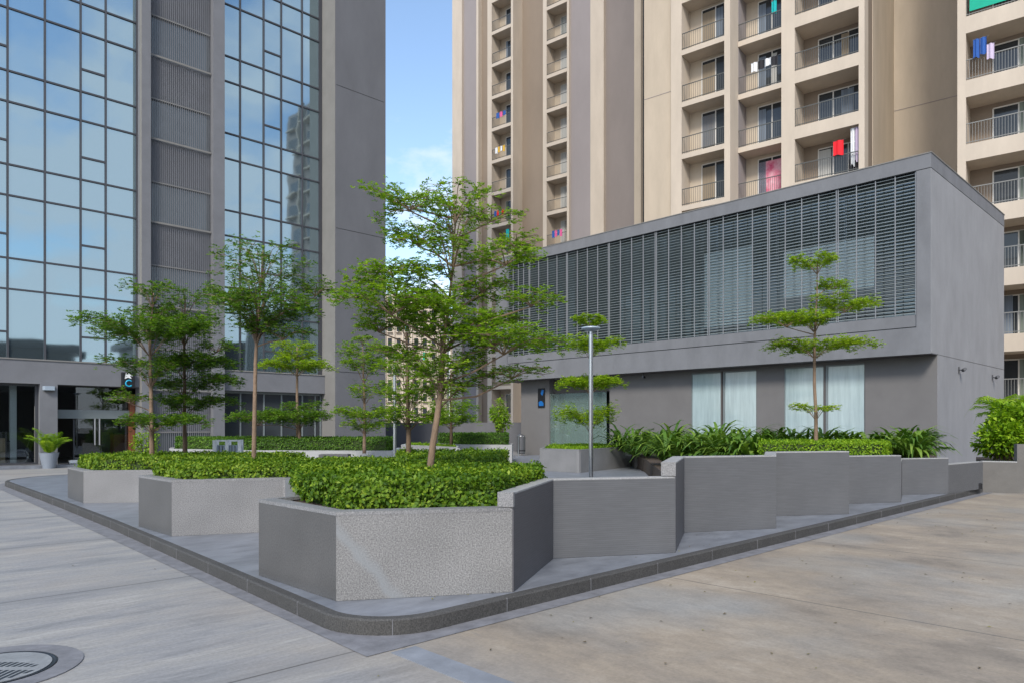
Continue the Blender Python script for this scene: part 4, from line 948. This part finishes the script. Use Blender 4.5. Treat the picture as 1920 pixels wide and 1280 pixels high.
tiered_tree('layered_tree', 'short dark layered tree standing against the dark shopfront glass', 23.0,
    [(562, 832, .06), (561, 800, .05), (560, 770, .03)],
    [(530, 610, 765, 14, .8, 790, 0), (480, 625, 785, 22, 1.1, 806, 0), (410, 540, 790, 24, .8, 806, .4)], 'leaf_tree_dark', bark='bark_brown', ls=0.085, seed=27, base_z=.7, dens=.8)
tiered_tree('layered_tree', 'lime tipped tree before the bare grey end wall of the office tower', 20.5,
    [(683, 835, .05), (684, 790, .04), (683, 740, .03), (681, 690, .02), (680, 640, .01)],
    [(660, 700, 636, 8, .3, 650, 0), (630, 720, 660, 22, .9, 690, 0), (632, 740, 686, 20, 1.0, 720, 0), (655, 750, 735, 26, .8, 760, 0), (625, 740, 780, 22, 1.0, 800, 0), (640, 735, 800, 18, .9, 815, 0)], 'leaf_tree', ls=0.08, seed=28, base_z=.7, dens=.8)
tiered_tree('layered_tree', 'small lime green tree half hidden behind the steel lamp post', 22.6,
    [(1107, 842, .05), (1107, 790, .04), (1107, 720, .03), (1106, 650, .02), (1106, 604, .01)],
    [(1066, 1141, 604, 12, 1.3, 618, 0), (1058, 1170, 652, 26, 1.3, 676, 0), (1040, 1176, 722, 18, 1.4, 740, 0), (1035, 1160, 785, 34, 1.2, 812, 0)], 'leaf_tree_lime', bark='bark_brown', ls=0.085, seed=29, base_z=.78, dens=.85)
tiered_tree('layered_tree', 'small lone tree with flat sparse tiers before the pavilion windows', 15.0,
    [(1530, 830, .045), (1530, 780, .038), (1527, 720, .034), (1527, 650, .03), (1529, 600, .022), (1532, 550, .014), (1532, 490, .008)],
    [(1468, 1570, 497, 18, 1.3, 515, 0), (1530, 1594, 538, 16, 1.3, 558, 0), (1440, 1560, 600, 18, 1.2, 625, 0), (1405, 1530, 610, 20, 1.2, 628, -.2), (1520, 1650, 578, 24, 1.3, 612, 0), (1440, 1636, 655, 16, 1.0, 672, 0), (1472, 1568, 768, 10, .7, 788, 0)], 'leaf_tree_lime', ls=0.06, seed=30, base_z=.7, dens=.9)
tiered_tree('layered_tree', 'small tree with thin dark trunk in front of the rear garden wall', 25.0,
    [(846, 842, .06), (846, 800, .05), (845, 770, .03), (845, 700, .015)],
    [(800, 895, 770, 26, .9, 795, 0), (790, 905, 792, 14, .8, 806, 0), (810, 880, 735, 22, .6, 770, 0)], 'leaf_tree', bark='bark_brown', ls=0.09, seed=31, base_z=.78, dens=.8)

# leafy shrub against the pavilion's left end, bush and palm at the right edge
def bush(name, label, cen, rad, n, ls, m, seed, cat='bush', stem=True):
    r_ = np.random.default_rng(seed); o = empty(name, (cen[0], cen[1], cen[3])); tag(o, label, cat)
    nc = 26; cs = []
    for k in range(nc):
        v = unit(r_.normal(size=3)); v *= r_.uniform(0.45, 0.95); cs.append(v*np.array(rad)*0.85)
    mb = MB()
    for c_ in cs: mb.tube([(0, 0, 0), tuple(c_*0.5+np.array([0, 0, (cen[2]-cen[3])*.55])), tuple(c_+np.array([0, 0, cen[2]-cen[3]]))], [0.02, 0.012, 0.005], 5)
    build('stems', mb, 'bark_brown', o)
    idx = r_.integers(0, nc, n); v = r_.normal(size=(n, 3)); v /= np.linalg.norm(v, axis=1)[:, None]
    pos = np.array(cs)[idx]+v*np.array(rad)*0.30*r_.uniform(0.5, 1.0, (n, 1))
    pos[:, 2] += cen[2]-cen[3]
    d = v+r_.normal(size=(n, 3))*0.5; d[:, 2] -= 0.1
    nr = np.tile([0, 0, 1.], (n, 1))+v*0.6+r_.normal(size=(n, 3))*0.3
    ll = ls*r_.uniform(0.6, 1.3, n)
    leaves_mesh('leaves', pos, d, nr, ll, ll*0.5, r_.normal(0.5, 0.25, n)+0.1*np.sin(idx*1.7), m, o)
    return o
q = P(938, 33); bush('tall_shrub', 'tall upright leafy shrub at the pavilion corner behind the litter bin', (q[0], q[1], 2.0, 0.2), (.5, .5, 1.0), 1300, 0.14, 'leaf_tree', 41, 'shrub')
q = P(1885, 17.2); bush('leafy_bush', 'broad bright green bush behind the right boundary wall', (q[0], q[1], 1.25, 0.3), (0.72, 0.7, 0.78), 4600, 0.12, 'leaf_bush', 42)
q = P(1935, 17.0); bush('leafy_bush', 'second bright green bush cut by the right edge of the view', (q[0], q[1], 1.5, 0.3), (0.62, 0.6, 0.75), 3600, 0.12, 'leaf_bush', 43)
o = build('planting_bed', MB().prism([P(1830, 17.0), P(1843, 16.25), P(2150, 15.3), P(2150, 20), P(1830, 20)], 0, 0.62), 'soil'); tag(o, kind='structure')

def blades_mesh(name, parent, nb, length, width, droop, m, r_, base=(0, 0, 0), el=(0.6, 1.4), pinnate=False):
    V = []; Fc = []; T = []
    for k in range(nb):
        an = r_.uniform(0, 2*pi); e = r_.uniform(*el); L_ = length*r_.uniform(0.65, 1.15); w_ = width*r_.uniform(.8, 1.2); tn = r_.uniform(0.1, 0.95)
        h = np.array([cos(an), sin(an), 0]); s = np.array([-sin(an), cos(an), 0]); p = np.array(base)+h*0.02; seg_ = 6; pts = [p.copy()]; ee = e
        for q_ in range(seg_):
            d = h*cos(ee)+np.array([0, 0, 1])*sin(ee); p = p+d*L_/seg_; ee -= droop*(0.4+q_*0.28)/seg_*2; pts.append(p.copy())
        if not pinnate:
            i0 = len(V)
            for q_, pp in enumerate(pts):
                ww = w_*(0.5+1.1*(q_/seg_))*(1 if q_ < seg_ else 0.05) if q_ < 4 else w_*(1.5*(1-(q_-3)/(seg_-2.6)))
                V += [tuple(pp+s*ww/2+np.array([0, 0, ww*.2])), tuple(pp-s*ww/2+np.array([0, 0, ww*.2]))]
            for q_ in range(seg_): Fc.append((i0+2*q_, i0+2*q_+1, i0+2*q_+3, i0+2*q_+2)); T.append(tn)
        else:
            for q_ in range(1, 22):
                u = q_/22*seg_; a = int(min(u, seg_-1)); pp = pts[a]+(pts[a+1]-pts[a])*(u-a); dd = unit(pts[a+1]-pts[a]); lf = L_*0.30*sin(min(1, q_/22*1.1+.12)*pi)**.6
                for sg_ in (-1, 1):
                    i0 = len(V); tip = pp+(s*sg_*0.8+dd*0.6-np.array([0, 0, .25]))*lf; md = pp+(s*sg_*0.8+dd*0.6)*lf*.5; wv = dd*w_*.5
                    V += [tuple(pp), tuple(md+wv), tuple(tip), tuple(md-wv)]; Fc.append((i0, i0+1, i0+2, i0+3)); T.append(tn+r_.normal()*.05)
            i0 = len(V)
            for pp in pts: V += [tuple(pp+s*.006), tuple(pp-s*.006)]
            for q_ in range(seg_): Fc.append((i0+2*q_, i0+2*q_+1, i0+2*q_+3, i0+2*q_+2)); T.append(tn)
    me = bpy.data.meshes.new(name); me.from_pydata(V, [], Fc); a = me.attributes.new('tint', 'FLOAT', 'FACE'); a.data.foreach_set('value', np.clip(np.array(T), 0, 1).astype(np.float32))
    me.materials.append(M[m]); me.update(); return link(name, me, parent)
rb = np.random.default_rng(5)
GP = 'strap-leaved plants bedded along the pavilion wall'
def strap(px, t, z, sc_, lab, pin=False):
    q = P(px, t); o = empty('strap_leaved_plant', (q[0], q[1], z), rz=rb.uniform(0, 6)); tag(o, lab, 'plant', GP)
    blades_mesh('leaves', o, 64, 1.1*sc_, 0.075, 1.0, 'leaf_blade', rb, el=(0.7, 1.52))
    if pin: blades_mesh('fronds', o, 9, 1.1*sc_, 0.035, 1.0, 'leaf_blade', rb, el=(.7, 1.4), pinnate=True)
    build('stalk', MB().tube([(0, 0, -0.02), (0, 0, 0.2)], [0.05, 0.03], 8), 'bark_brown', o)
row = [(1165, 23.6), (1188, 22.8), (1212, 22.0), (1236, 21.4), (1262, 20.6), (1290, 20.2), (1318, 19.8), (1346, 19.4), (1374, 19.2), (1402, 19.0), (1250, 17.6), (1284, 17.0), (1316, 16.6), (1350, 16.2), (1382, 15.8), (1410, 15.6),
       (1430, 18.4), (1458, 18.2), (1486, 18.0), (1514, 18.0), (1542, 17.9), (1570, 17.8), (1598, 17.7), (1626, 17.6), (1652, 17.4), (1676, 17.2), (1700, 17.2), (1722, 17.4), (1690, 16.0), (1712, 15.6)]
for i, (px, t) in enumerate(row):
    z = 0.52 if px < 1420 else 0.70
    rw = ('front row left of the lone tree' if (px > 1245 and t < 18) else 'back row left of the lone tree') if px < 1420 else ('row behind the lime hedge' if t > 16.5 else 'corner pair')
    od = sorted([p_[0] for p_ in row if ((('front row left of the lone tree' if (p_[0] > 1245 and p_[1] < 18) else 'back row left of the lone tree') if p_[0] < 1420 else ('row behind the lime hedge' if p_[1] > 16.5 else 'corner pair')) == rw)]).index(px)
    lab = 'strap-leaved clump, ' + ('first', 'second', 'third', 'fourth', 'fifth', 'sixth', 'seventh', 'eighth', 'ninth', 'tenth', 'eleventh', 'twelfth')[od] + ' from the left in the ' + rw
    tz = t; sc_ = (1.08 if z > .6 else 1.28) if t > 18.9 else (0.98 if z > .6 else 1.1)
    strap(px, t, z, sc_*rb.uniform(.85, 1.1), lab, pin=(i % 2 == 1))
# palm at right edge
q = P(1895, 18.6); o = empty('palm', (q[0], q[1], 0.6), label='feathery palm fronds rising above the bright bush at the right edge', cat='palm')
blades_mesh('fronds', o, 16, 1.75, 0.05, 1.3, 'leaf_tree', np.random.default_rng(8), base=(0, 0, 0.9), el=(0.7, 1.4), pinnate=True)
build('stem', MB().tube([(0, 0, 0), (0.02, 0, 0.9)], [0.05, 0.035], 8), 'bark_brown', o)
# potted palm by the pier
q = G(92, 877, 0.0); q = (q[0], q[1])
o = empty('potted_palm', (q[0], q[1], 0.0), label='yellow-green palm in a tapered pale grey pot before the narrow pier', cat='potted plant')
build('pot', MB().lathe(0, 0, [(0.19, 0), (0.30, 0.52), (0.31, 0.55), (0.28, 0.55), (0.27, 0.50)], 28), 'pot_grey', o, smooth=False)
blades_mesh('fronds', o, 16, 1.2, 0.04, 0.9, 'leaf_tree', np.random.default_rng(9), base=(0, 0, 0.5), el=(1.0, 1.52), pinnate=True)
# small plant left of entrance's right side, seen under the trees
q = P(272, 26.5); bush('tall_shrub', 'loose light green shrub beside the tower entrance, behind the reddish trunk', (q[0], q[1], 0.85, 0.05), (.5, .5, .7), 900, 0.10, 'leaf_bush', 44, 'shrub')
# little white floodlight on the paving
q = G(137, 869, 0.1)
o = empty('floodlight', (q[0], q[1], 0.0), label='small white floodlight lying on the ground before the tower entrance', cat='lamp')
build('housing', MB().box(-0.13, 0.13, -0.08, 0.08, 0.12, 0.24), 'white_paint', o, bev=0.02); build('bracket', MB().box(-0.15, -0.135, -0.02, 0.02, 0.1, 0.2).box(0.135, 0.15, -0.02, 0.02, 0.1, 0.2).box(-0.15, 0.15, -0.03, 0.03, 0.0, 0.1), 'frame_dark', o)

# steel-framed cabinet in the plaza
q = P(428, 16.0)
o = empty('equipment_cabinet', (q[0], q[1], PZ), rz=math.atan2(RGT[1], RGT[0])+0.25, label='low white framed cabinet with dark slatted sides between the two left hedges', cat='cabinet')
fmb = MB()
for x_ in (-0.26, 0.0, 0.26):
    for y_ in (-0.2, 0.2): fmb.box(x_-0.035, x_+0.035, y_-0.035, y_+0.035, 0, 1.06)
fmb.box(-0.225, 0.225, -0.22, -0.18, 1.03, 1.058); fmb.box(-0.225, 0.225, 0.18, 0.22, 1.03, 1.058)
build('frame', fmb, 'white_paint', o)
ssb = MB()
for k in range(7): ssb.box(-0.21+k*0.065, -0.175+k*0.065, -0.19, -0.17, 0.05, 0.95)
build('slats', ssb, 'lamp_grey', o); bx('casing', o, 'cast_iron', -0.215, 0.215, -0.165, 0.165, 0.02, 0.94)

# ================================================================== LAMP POSTS
def lamp_post(px, t, lab, zt=3.35):
    q = P(px, t); o = empty('lamp_post', (q[0], q[1], PZ), label=lab, cat='lamp post', group='steel lamp posts')
    h = zt-PZ
    build('post', MB().lathe(0, 0, [(0.09, 0), (0.09, 0.01), (0.040, 0.012), (0.040, h-0.14), (0.03, h-0.135), (0.03, h-0.09)], 24), 'steel', o, smooth=False)
    build('lamp_head', MB().lathe(0, 0, [(0.05, h-0.09), (0.16, h-0.055), (0.18, h-0.035), (0.175, h-0.015), (0.10, h)], 32), 'lamp_grey', o)
    return o
lamp_post(1108, 13.4, 'tall steel lamp post with a flat disc head behind the nearest low wall')
lamp_post(740, 18.2, 'steel lamp post with disc head standing among the trees left of the tallest tree', 3.37)

# ================================================================== APARTMENT TOWER
# local frame: x = along the facade to the right, y = into the building
RZ = math.atan2(-0.992, 0.124)
AO = cw(0.627*45, 0.779*45)
at_ = empty('apartment_tower', (AO[0], AO[1], 0), rz=RZ); tag(at_, 'tall beige apartment tower with brown-shaded sides, grey strips and stacked balconies behind the pavilion', 'apartment building')
def S(px, m_):
    a = (px-960)/FP; return -m_*(0.627-0.779*a)/(0.779+0.627*a)
def ab(name, m_, s0, s1, d0_, d1_, z0, z1, parent=at_): return bx(name, parent, m_, s0, s1, d0_-45, d1_-45, z0, z1)
ATOP = 1.86+3*16+0.9
mC, mB_, mL = 38.24, 39.38, 50.6
cC = (S(1278, mC), S(1358, mC)); cB = (S(1384, mB_), S(1465, mB_)); cA = (S(1490, mB_), S(1610, mB_)); cR = (S(1811, mB_), S(1811, mB_)+5.2)
c1 = (S(922, mL), S(958, mL)); c2 = (S(1025, mL), S(1063, mL))
# solid masses behind the openings
ab('core', 'beige_paint', S(1204, mC)+0.3, cA[1]+0.3, mB_+1.7, 58, 0, ATOP)
ab('core', 'beige_paint', S(1668, 46.4)-0.3, cR[1]+1.5, 46.4, 62, 0, ATOP)
ab('core', 'beige_paint', S(850, mL)+0.1, S(1200, mL)+0.5, mL+1.4, 66, 0, ATOP)
# main block strips
ab('wall_strip', 'beige_paint', S(1204, mC), S(1258, mC), mC+0.25, mC+12, 0, ATOP)
ab('pier', 'cream_paint', S(1258, mC), cC[0], mC, mC+12, 0, ATOP)
ab('pier', 'cream_paint', cC[1], S(1369, mC), mC, mB_+2, 0, ATOP)
ab('pier', 'cream_paint', cB[1], cA[0], mB_, mB_+2, 0, ATOP)
ab('pier', 'mauve_paint', S(1369, mC)+0.001, cB[0]+0.0, mB_+0.05, mB_+2, 0, ATOP)
ab('pier', 'cream_paint', cA[1], S(1621, mB_), mB_, mB_+0.8, 0, ATOP)
ab('side_wall', 'brown_shade', cA[1]+0.02, S(1621, mB_)-0.002, mB_+0.8, 46.4, 0, ATOP)  # the side's shade is carried by the brown colour
ab('pier', 'cream_paint', S(1795, mB_), cR[0], mB_, 46.4, 0, ATOP)
ab('pier', 'cream_paint', cR[1], cR[1]+1.5, mB_, 46.4, 0, ATOP)
ab('drain_recess', 'black', S(1200, mC)-0.02, S(1204, mC)-0.002, mC+0.4, mC+12, 0, ATOP)
# far wing strips
for (a, b_, mm_, off, nm) in ((848, 866, 'cream_paint', 0, 'pier'), (866, 893, 'mauve_paint', 0.25, 'wall_strip'), (893, 897, 'cream_paint', 0.0, 'fin'), (897, 914, 'brown_shade', 0.5, 'wall_strip'), (914, 922, 'cream_paint', 0, 'pier'),
                               (958, 962, 'cream_paint', 0, 'pier'), (1018, 1025, 'cream_paint', 0, 'pier'), (1063, 1067, 'cream_paint', 0, 'pier'), (1067, 1107, 'mauve_paint', 0.2, 'wall_strip'), (1107, 1132, 'cream_paint', 0, 'pier'), (1132, 1188, 'taupe_paint', 0.3, 'wall_strip'), (1188, 1200.5, 'beige_paint', 0.1, 'wall_strip')):
    ab(nm, mm_, S(a, mL), S(b_, mL)-0.002, mL+off, mL+1.5 if nm != 'fin' else mL+1.3, 0, ATOP)
ab('side_wall', 'brown_shade', c1[1]+0.01, S(962, mL)-0.001, mL+1.5, mL+4.4, 0, ATOP)
ab('recess_wall', 'brown_shade', S(962, mL), S(1018, mL)-0.001, mL+1.38, mL+1.6, 0, ATOP)
# thin floor joints in render
for z in (13.1, 22.1, 31.1):
    ab('wall_joint', 'mauve_paint', S(1668, 46.4), S(1795, 46.4), 46.385, 46.41, z-2.3, z-2.27)
    ab('wall_joint', 'mauve_paint', S(1204, mC), S(1258, mC), mC+0.235, mC+0.26, z-1.0, z-0.97)
# balconies: one prototype per column, copied up the building
def bay(col, m_, band, depth, win, wide, railmat, frame_m='frame_white', tint=0):
    s0, s1 = col; w_ = s1-s0
    slab = MB().box(0.001, w_-0.001, 0.02, depth+0.2, -0.0, band); slab.box(0.001, w_-0.001, 0.0, 0.02, 0.0, band)
    bal = build('balcony', slab, 'cream_paint', at_)
    bk = build('back_wall', MB().box(0.001, w_-0.001, depth, depth+0.2, band, 3.0), 'beige_paint' if band < .5 else 'brown_shade', bal)  # deeper bays get brown backs, their shade painted in
    wx0, wx1 = w_*win[0], w_*win[1]; wz0, wz1 = band+win[2], band+win[3]
    fm_ = MB(); y_ = depth-0.05
    mids = [wx0+(wx1-wx0)*k/wide for k in range(wide+1)]
    for x_ in mids: fm_.box(x_-0.03, x_+0.03, y_-0.02, y_+0.05, wz0, wz1)
    fm_.box(wx0, wx1, y_-0.02, y_+0.05, wz0-0.03, wz0+0.03); fm_.box(wx0, wx1, y_-0.02, y_+0.05, wz1-0.03, wz1+0.03)
    build('window_frame', fm_, frame_m, bal)
    build('window_pane', MB().box(wx0, wx1, y_, y_+0.04, wz0, wz1), 'glass_dark', bal)
    rl = MB(); n_ = int(w_/0.115)
    for k in range(n_+1):
        x_ = 0.03+(w_-0.06)*k/n_; rl.box(x_-0.008, x_+0.008, 0.05, 0.066, band, band+0.95)
    rl.box(0.005, w_-0.005, 0.04, 0.08, band+0.95, band+0.99); rl.box(0.005, w_-0.005, 0.04, 0.08, band+0.08, band+0.11)
    build('railing', rl, railmat, bal)
    return bal
protos = {'C': (cC, mC, bay(cC, mC, 0.29, 1.15, (.30, .95, .35, 2.5), 2, 'rail_grey')),
          'B': (cB, mB_, bay(cB, mB_, 0.29, 1.25, (.30, .95, .35, 2.5), 2, 'rail_grey')),
          'A': (cA, mB_, bay(cA, mB_, 0.66, 1.6, (.25, .97, .02, 2.05), 3, 'rail_grey')),
          'R': (cR, mB_, bay(cR, mB_, 0.79, 1.6, (.18, .95, .02, 1.95), 4, 'rail_pale')),
          'L1': (c1, mL, bay(c1, mL, 0.30, 1.2, (.35, .95, .5, 2.3), 2, 'rail_grey')),
          'L2': (c2, mL, bay(c2, mL, 0.30, 1.2, (.35, .95, .5, 2.3), 2, 'rail_grey'))}
cur_m = [mat('curtain_white', (0.42, 0.42, 0.40), 0.9, var=0.15, vs=1.5, stretch=(9, 9, .2)), mat('curtain_green', (0.16, 0.19, 0.16), 0.9, var=0.3, vs=1.5, stretch=(9, 9, .2)),
         mat('curtain_blue', (0.14, 0.17, 0.21), 0.9, var=0.3, vs=1.5, stretch=(9, 9, .2)), mat('curtain_ochre', (0.25, 0.20, 0.14), 0.9, var=0.2, vs=1.5, stretch=(9, 9, .2))]
pinkm = mat('curtain_floral', (0.6, 0.06, 0.16), 0.9, var=0.1, vs=2.2, col2=(0.72, 0.45, 0.5))
crr = random.Random(4)
for key, (col, m_, proto) in protos.items():
    wdt = col[1]-col[0]
    winf = {'C': (.30, .95), 'B': (.30, .95), 'A': (.25, .97), 'R': (.18, .95), 'L1': (.35, .95), 'L2': (.35, .95)}[key]
    dep = {'C': 1.15, 'B': 1.25, 'A': 1.6, 'R': 1.6, 'L1': 1.2, 'L2': 1.2}[key]; band = {'C': .29, 'B': .29, 'A': .66, 'R': .79, 'L1': .3, 'L2': .3}[key]
    for k in range(0, 16):
        bo = proto if k == 0 else copy_tree(proto, at_)
        bo.parent = at_; bo.location = (col[0], m_-45, 1.86+3*k)
        if crr.random() < 0.6 or (key == 'B' and k == 4):
            a = winf[0]+(winf[1]-winf[0])*crr.choice((0, .5, .25)); b_ = min(winf[1], a+(winf[1]-winf[0])*crr.choice((.2, .3, .5)))
            mm_ = crr.choice(cur_m); hi = 1.95 if band > .5 else 2.3
            if key == 'B' and k == 4: a, b_, mm_ = winf[0], winf[1], pinkm
            cb = MB(); nn2 = 8
            build('curtain', MB().box(wdt*a+.03, wdt*b_-.03, dep-0.085, dep-0.075, band+(0.06 if band > .5 else .48), band+hi), mm_, bo)
ab('roof_slab', 'cream_paint', S(1204, mC), cR[1]+1.5, mC-0.05, 60, ATOP+0.01, ATOP+0.5)
ab('roof_slab', 'cream_paint', S(848, mL), S(1200, mL), mL-0.05, 66, ATOP+0.01, ATOP+0.5)

# washing on the balconies
def apt_world(s, m_, z):
    c_, s_ = cos(RZ), sin(RZ); lx, ly = s, m_-45
    return (AO[0]+c_*lx-s_*ly, AO[1]+s_*lx+c_*ly, z)
def washing(label, px, m_, py, w_, h_, m1, m2=None, n_=1, name='washing', cat='laundry'):
    s = S(px, m_); a = (px-960)/FP; t = 1/(1)*((0.627*(-s)+0.779*m_)); z = zat(py, t)
    o = empty(name, apt_world(s, m_, z), RZ, label=label, cat=cat, group='washing hung on the balconies')
    build('clothes_line', MB().tube([(-w_*0.6, 0, 0.01), (w_*0.6, 0, 0.01)], 0.008, 5), 'steel', o)
    for k in range(n_):
        x0 = -w_/2+w_*k/n_; x1 = x0+w_/n_*0.9; hh = h_*(1-0.3*((k*37) % 3)/3); g_ = MB(); nx = 8
        for q_ in range(nx+1):
            u = q_/nx; xx = x0+(x1-x0)*u; yy = 0.03*sin(u*9+k); hz_ = hh*(1-0.05*sin(u*5+k*2))
            for (yo, zo) in ((yy-0.006, 0.015), (yy+0.006, 0.015), (yy+0.006, -hz_), (yy-0.006, -hz_)): g_.v.append((xx, yo, zo))
        for q_ in range(nx):
            for r0 in range(4): i0 = q_*4+r0; i1 = q_*4+(r0+1) % 4; g_.f.append((i0, i1, i1+4, i0+4))
        build('cloth', g_, m1 if (k % 2 == 0 or not m2) else m2, o)
    return o
for nm, c_ in (('cloth_red', (0.72, 0.01, 0.02)), ('cloth_blue', (0.02, 0.09, 0.33)), ('cloth_teal', (0.0, 0.36, 0.36)), ('cloth_white', (0.68, 0.7, 0.72)), ('cloth_pink', (0.62, 0.10, 0.28)), ('cloth_black', (0.015, 0.015, 0.02)), ('cloth_yellow', (0.62, 0.38, 0.05)), ('cloth_lilac', (0.5, 0.42, 0.55))): mat(nm, c_, 0.85)
washing('bright red cloth drying on the wide balcony nearest the pavilion roof', 1573, mB_-0.05, 264, 0.55, 0.75, 'cloth_red')
washing('long pale towel hanging at the right end of the red cloth balcony', 1603, mB_+0.2, 240, 0.40, 1.9, 'cloth_white', 'cloth_lilac', 2)
washing('blue shirts on a yellow hanger at the upper right balcony', 1838, mB_-0.08, 72, 0.55, 0.85, 'cloth_blue', None, 2)
washing('pale pink cloth beside the blue shirts at the upper right balcony', 1858, mB_-0.08, 82, 0.32, 0.7, 'cloth_lilac')
washing('pale blue and black clothes row on the top middle balcony', 1434, mB_+0.1, 112, 1.5, 0.5, 'cloth_white', 'cloth_black', 4)
washing('blue and pink washing on the far narrow balcony under the grey strip', 1045, mL-0.05, 432, 1.1, 0.6, 'cloth_blue', 'cloth_pink', 4)
washing('pink and navy washing high on the far narrow balcony', 940, mL-0.05, 210, 1.2, 0.5, 'cloth_blue', 'cloth_pink', 3)
washing('yellow and cream washing on the far narrow balcony below the pink washing', 938, mL-0.05, 275, 1.2, 0.55, 'cloth_white', 'cloth_yellow', 4)
washing('red and blue washing on the far narrow balcony just above the tree', 936, mL-0.05, 395, 1.2, 0.5, 'cloth_blue', 'cloth_red', 4)
washing('turquoise cloth on the far narrow balcony behind the tree top', 952, mL-0.05, 430, 0.4, 1.3, 'cloth_teal')
washing('bright blue towel at the top edge, on the middle balcony', 1452, mB_+0.1, 2, 0.3, 0.7, 'cloth_teal')
# green shade netting on the top right balcony
s = S(1818, mB_); t1 = 0.627*(-s)+0.779*mB_
o = empty('shade_net', apt_world(s, mB_-0.03, 20.78), RZ, label='bright green shade netting tied over the topmost right balcony', cat='netting')
build('net', MB().box(0, 2.2, 0, 0.01, 0.05, 1.9), 'green_cloth', o); build('net', MB().box(2.28, 4.6, 0, 0.01, 0.05, 1.9), 'green_cloth', o); build('pole', MB().tube([(2.24, 0, 0), (2.24, 0, 2.0)], 0.02), 'frame_white', o)

# ================================================================== BUILDINGS FAR BEHIND, AND THOSE SEEN IN THE MIRROR GLASS
def block(name, label, loc, rz, w_, d_, h_, m_, nx, nz, winm='glass_dark', ww=0.45, side=True, balc=True, accents=()):
    o = empty(name, loc, rz, label=label, cat='apartment building' if h_ > 12 else 'building')
    bx('wall', o, m_, 0, w_, 0.02, d_, 0, h_)
    fl = h_/nz; px_ = w_/nx; wn = MB(); sb_ = MB(); pr = MB()
    for i in range(nx):
        for k in range(nz):
            x0 = px_*(i+.5-ww/2); x1 = px_*(i+.5+ww/2); z0 = fl*(k+.3); z1 = fl*(k+.85)
            wn.box(x0, x1, -0.02, 0.0201, z0, z1)
            if balc: sb_.box(x0-.15, x1+.15, -0.6, 0.02, z0-.18, z0-.02)
        pr.box(px_*i-0.12, px_*i+0.12, -0.35, 0.02, 0, h_+0.4)
    tag(build('windows', wn, winm, o), kind='stuff')
    if balc: build('balcony_slabs', sb_, 'cream_paint', o)
    build('fins', pr, 'cream_paint', o)
    for (i, k, mm_) in accents: bx('window_shade', o, mm_, px_*(i+.5-ww/2), px_*(i+.5), -0.06, -0.021, fl*(k+.3), fl*(k+.85))
    return o
q = P(690, 150)
block('distant_apartment_block', 'distant pale beige apartment block with green window shades seen between the two towers', (q[0], q[1], 0), math.atan2(RGT[1], RGT[0])+0.05, 16.5, 14, 29, 'far_facade', 9, 10, accents=((4, 5, 'green_cloth'), (6, 5, 'green_cloth'), (6, 4, 'green_cloth'), (4, 7, 'cloth_teal')))
q = P(845, 135)
block('distant_apartment_block', 'second distant beige block, partly behind the tallest tree trunk', (q[0], q[1], 0), math.atan2(RGT[1], RGT[0])-0.1, 14, 14, 22, 'far_facade', 7, 7)
block('mirrored_apartment_tower', 'taupe apartment tower with rounded balconies, seen mirrored in the curtain wall', (44.5, -13, 0), R(-90), 14.2, 14, 42.5, 'taupe_paint', 4, 14, ww=.55)
block('mirrored_low_building', 'long low dark roofed building, seen mirrored along the foot of the curtain wall', (-26, -27, 0), R(180), 0.1, 0.1, 1, 'interior_dark', 1, 1) if False else None
o = empty('low_building', (0, -30, 0), label='long dark low building seen mirrored along the foot of the curtain wall', cat='building')
bx('wall', o, 'black', -30, 20.5, -10, 0, 0, 9.4); bx('roof', o, 'black', -31, 21.5, -11, 0.6, 9.4, 10.3)
wm = MB()
for k in range(14): wm.box(-28+k*3.4, -26+k*3.4, 0.0, 0.03, 5.0, 7.4)
build('windows', wm, 'frame_white' if False else 'glass_dark', o)

o = empty('low_building', (36, -30, 0), label='second dark low building, mirrored in the curtain wall behind the tree crowns', cat='building')
bx('wall', o, 'black', -8, 7, -10, 0, 0, 11.4); bx('roof', o, 'black', -9, 8, -11, 0.6, 11.4, 12.2)

# fallen leaves and grit on the paving
r_ = np.random.default_rng(77); n = 150
fx = np.concatenate([r_.uniform(2.8, 14, 90), r_.uniform(-1.5, 2.5, 20), r_.uniform(3.0, 9, 40)]); fy = np.concatenate([r_.uniform(1.0, 4.0, 90), r_.uniform(3.5, 14, 20), r_.uniform(4.3, 6.0, 40)])
fz = np.concatenate([np.full(110, 0.008), np.full(40, PZ+0.008)])
an = r_.uniform(0, 2*pi, n); ll = r_.uniform(0.018, 0.042, n)
fo = leaves_mesh('fallen_leaves', np.column_stack([fx, fy, fz]), np.column_stack([np.cos(an), np.sin(an), r_.uniform(0, .25, n)]), np.tile([0, 0, 1.], (n, 1))+r_.normal(size=(n, 3))*.15, ll, ll*0.5, r_.uniform(0, 1, n), 'leaf_litter', None)
tag(fo, kind='stuff')
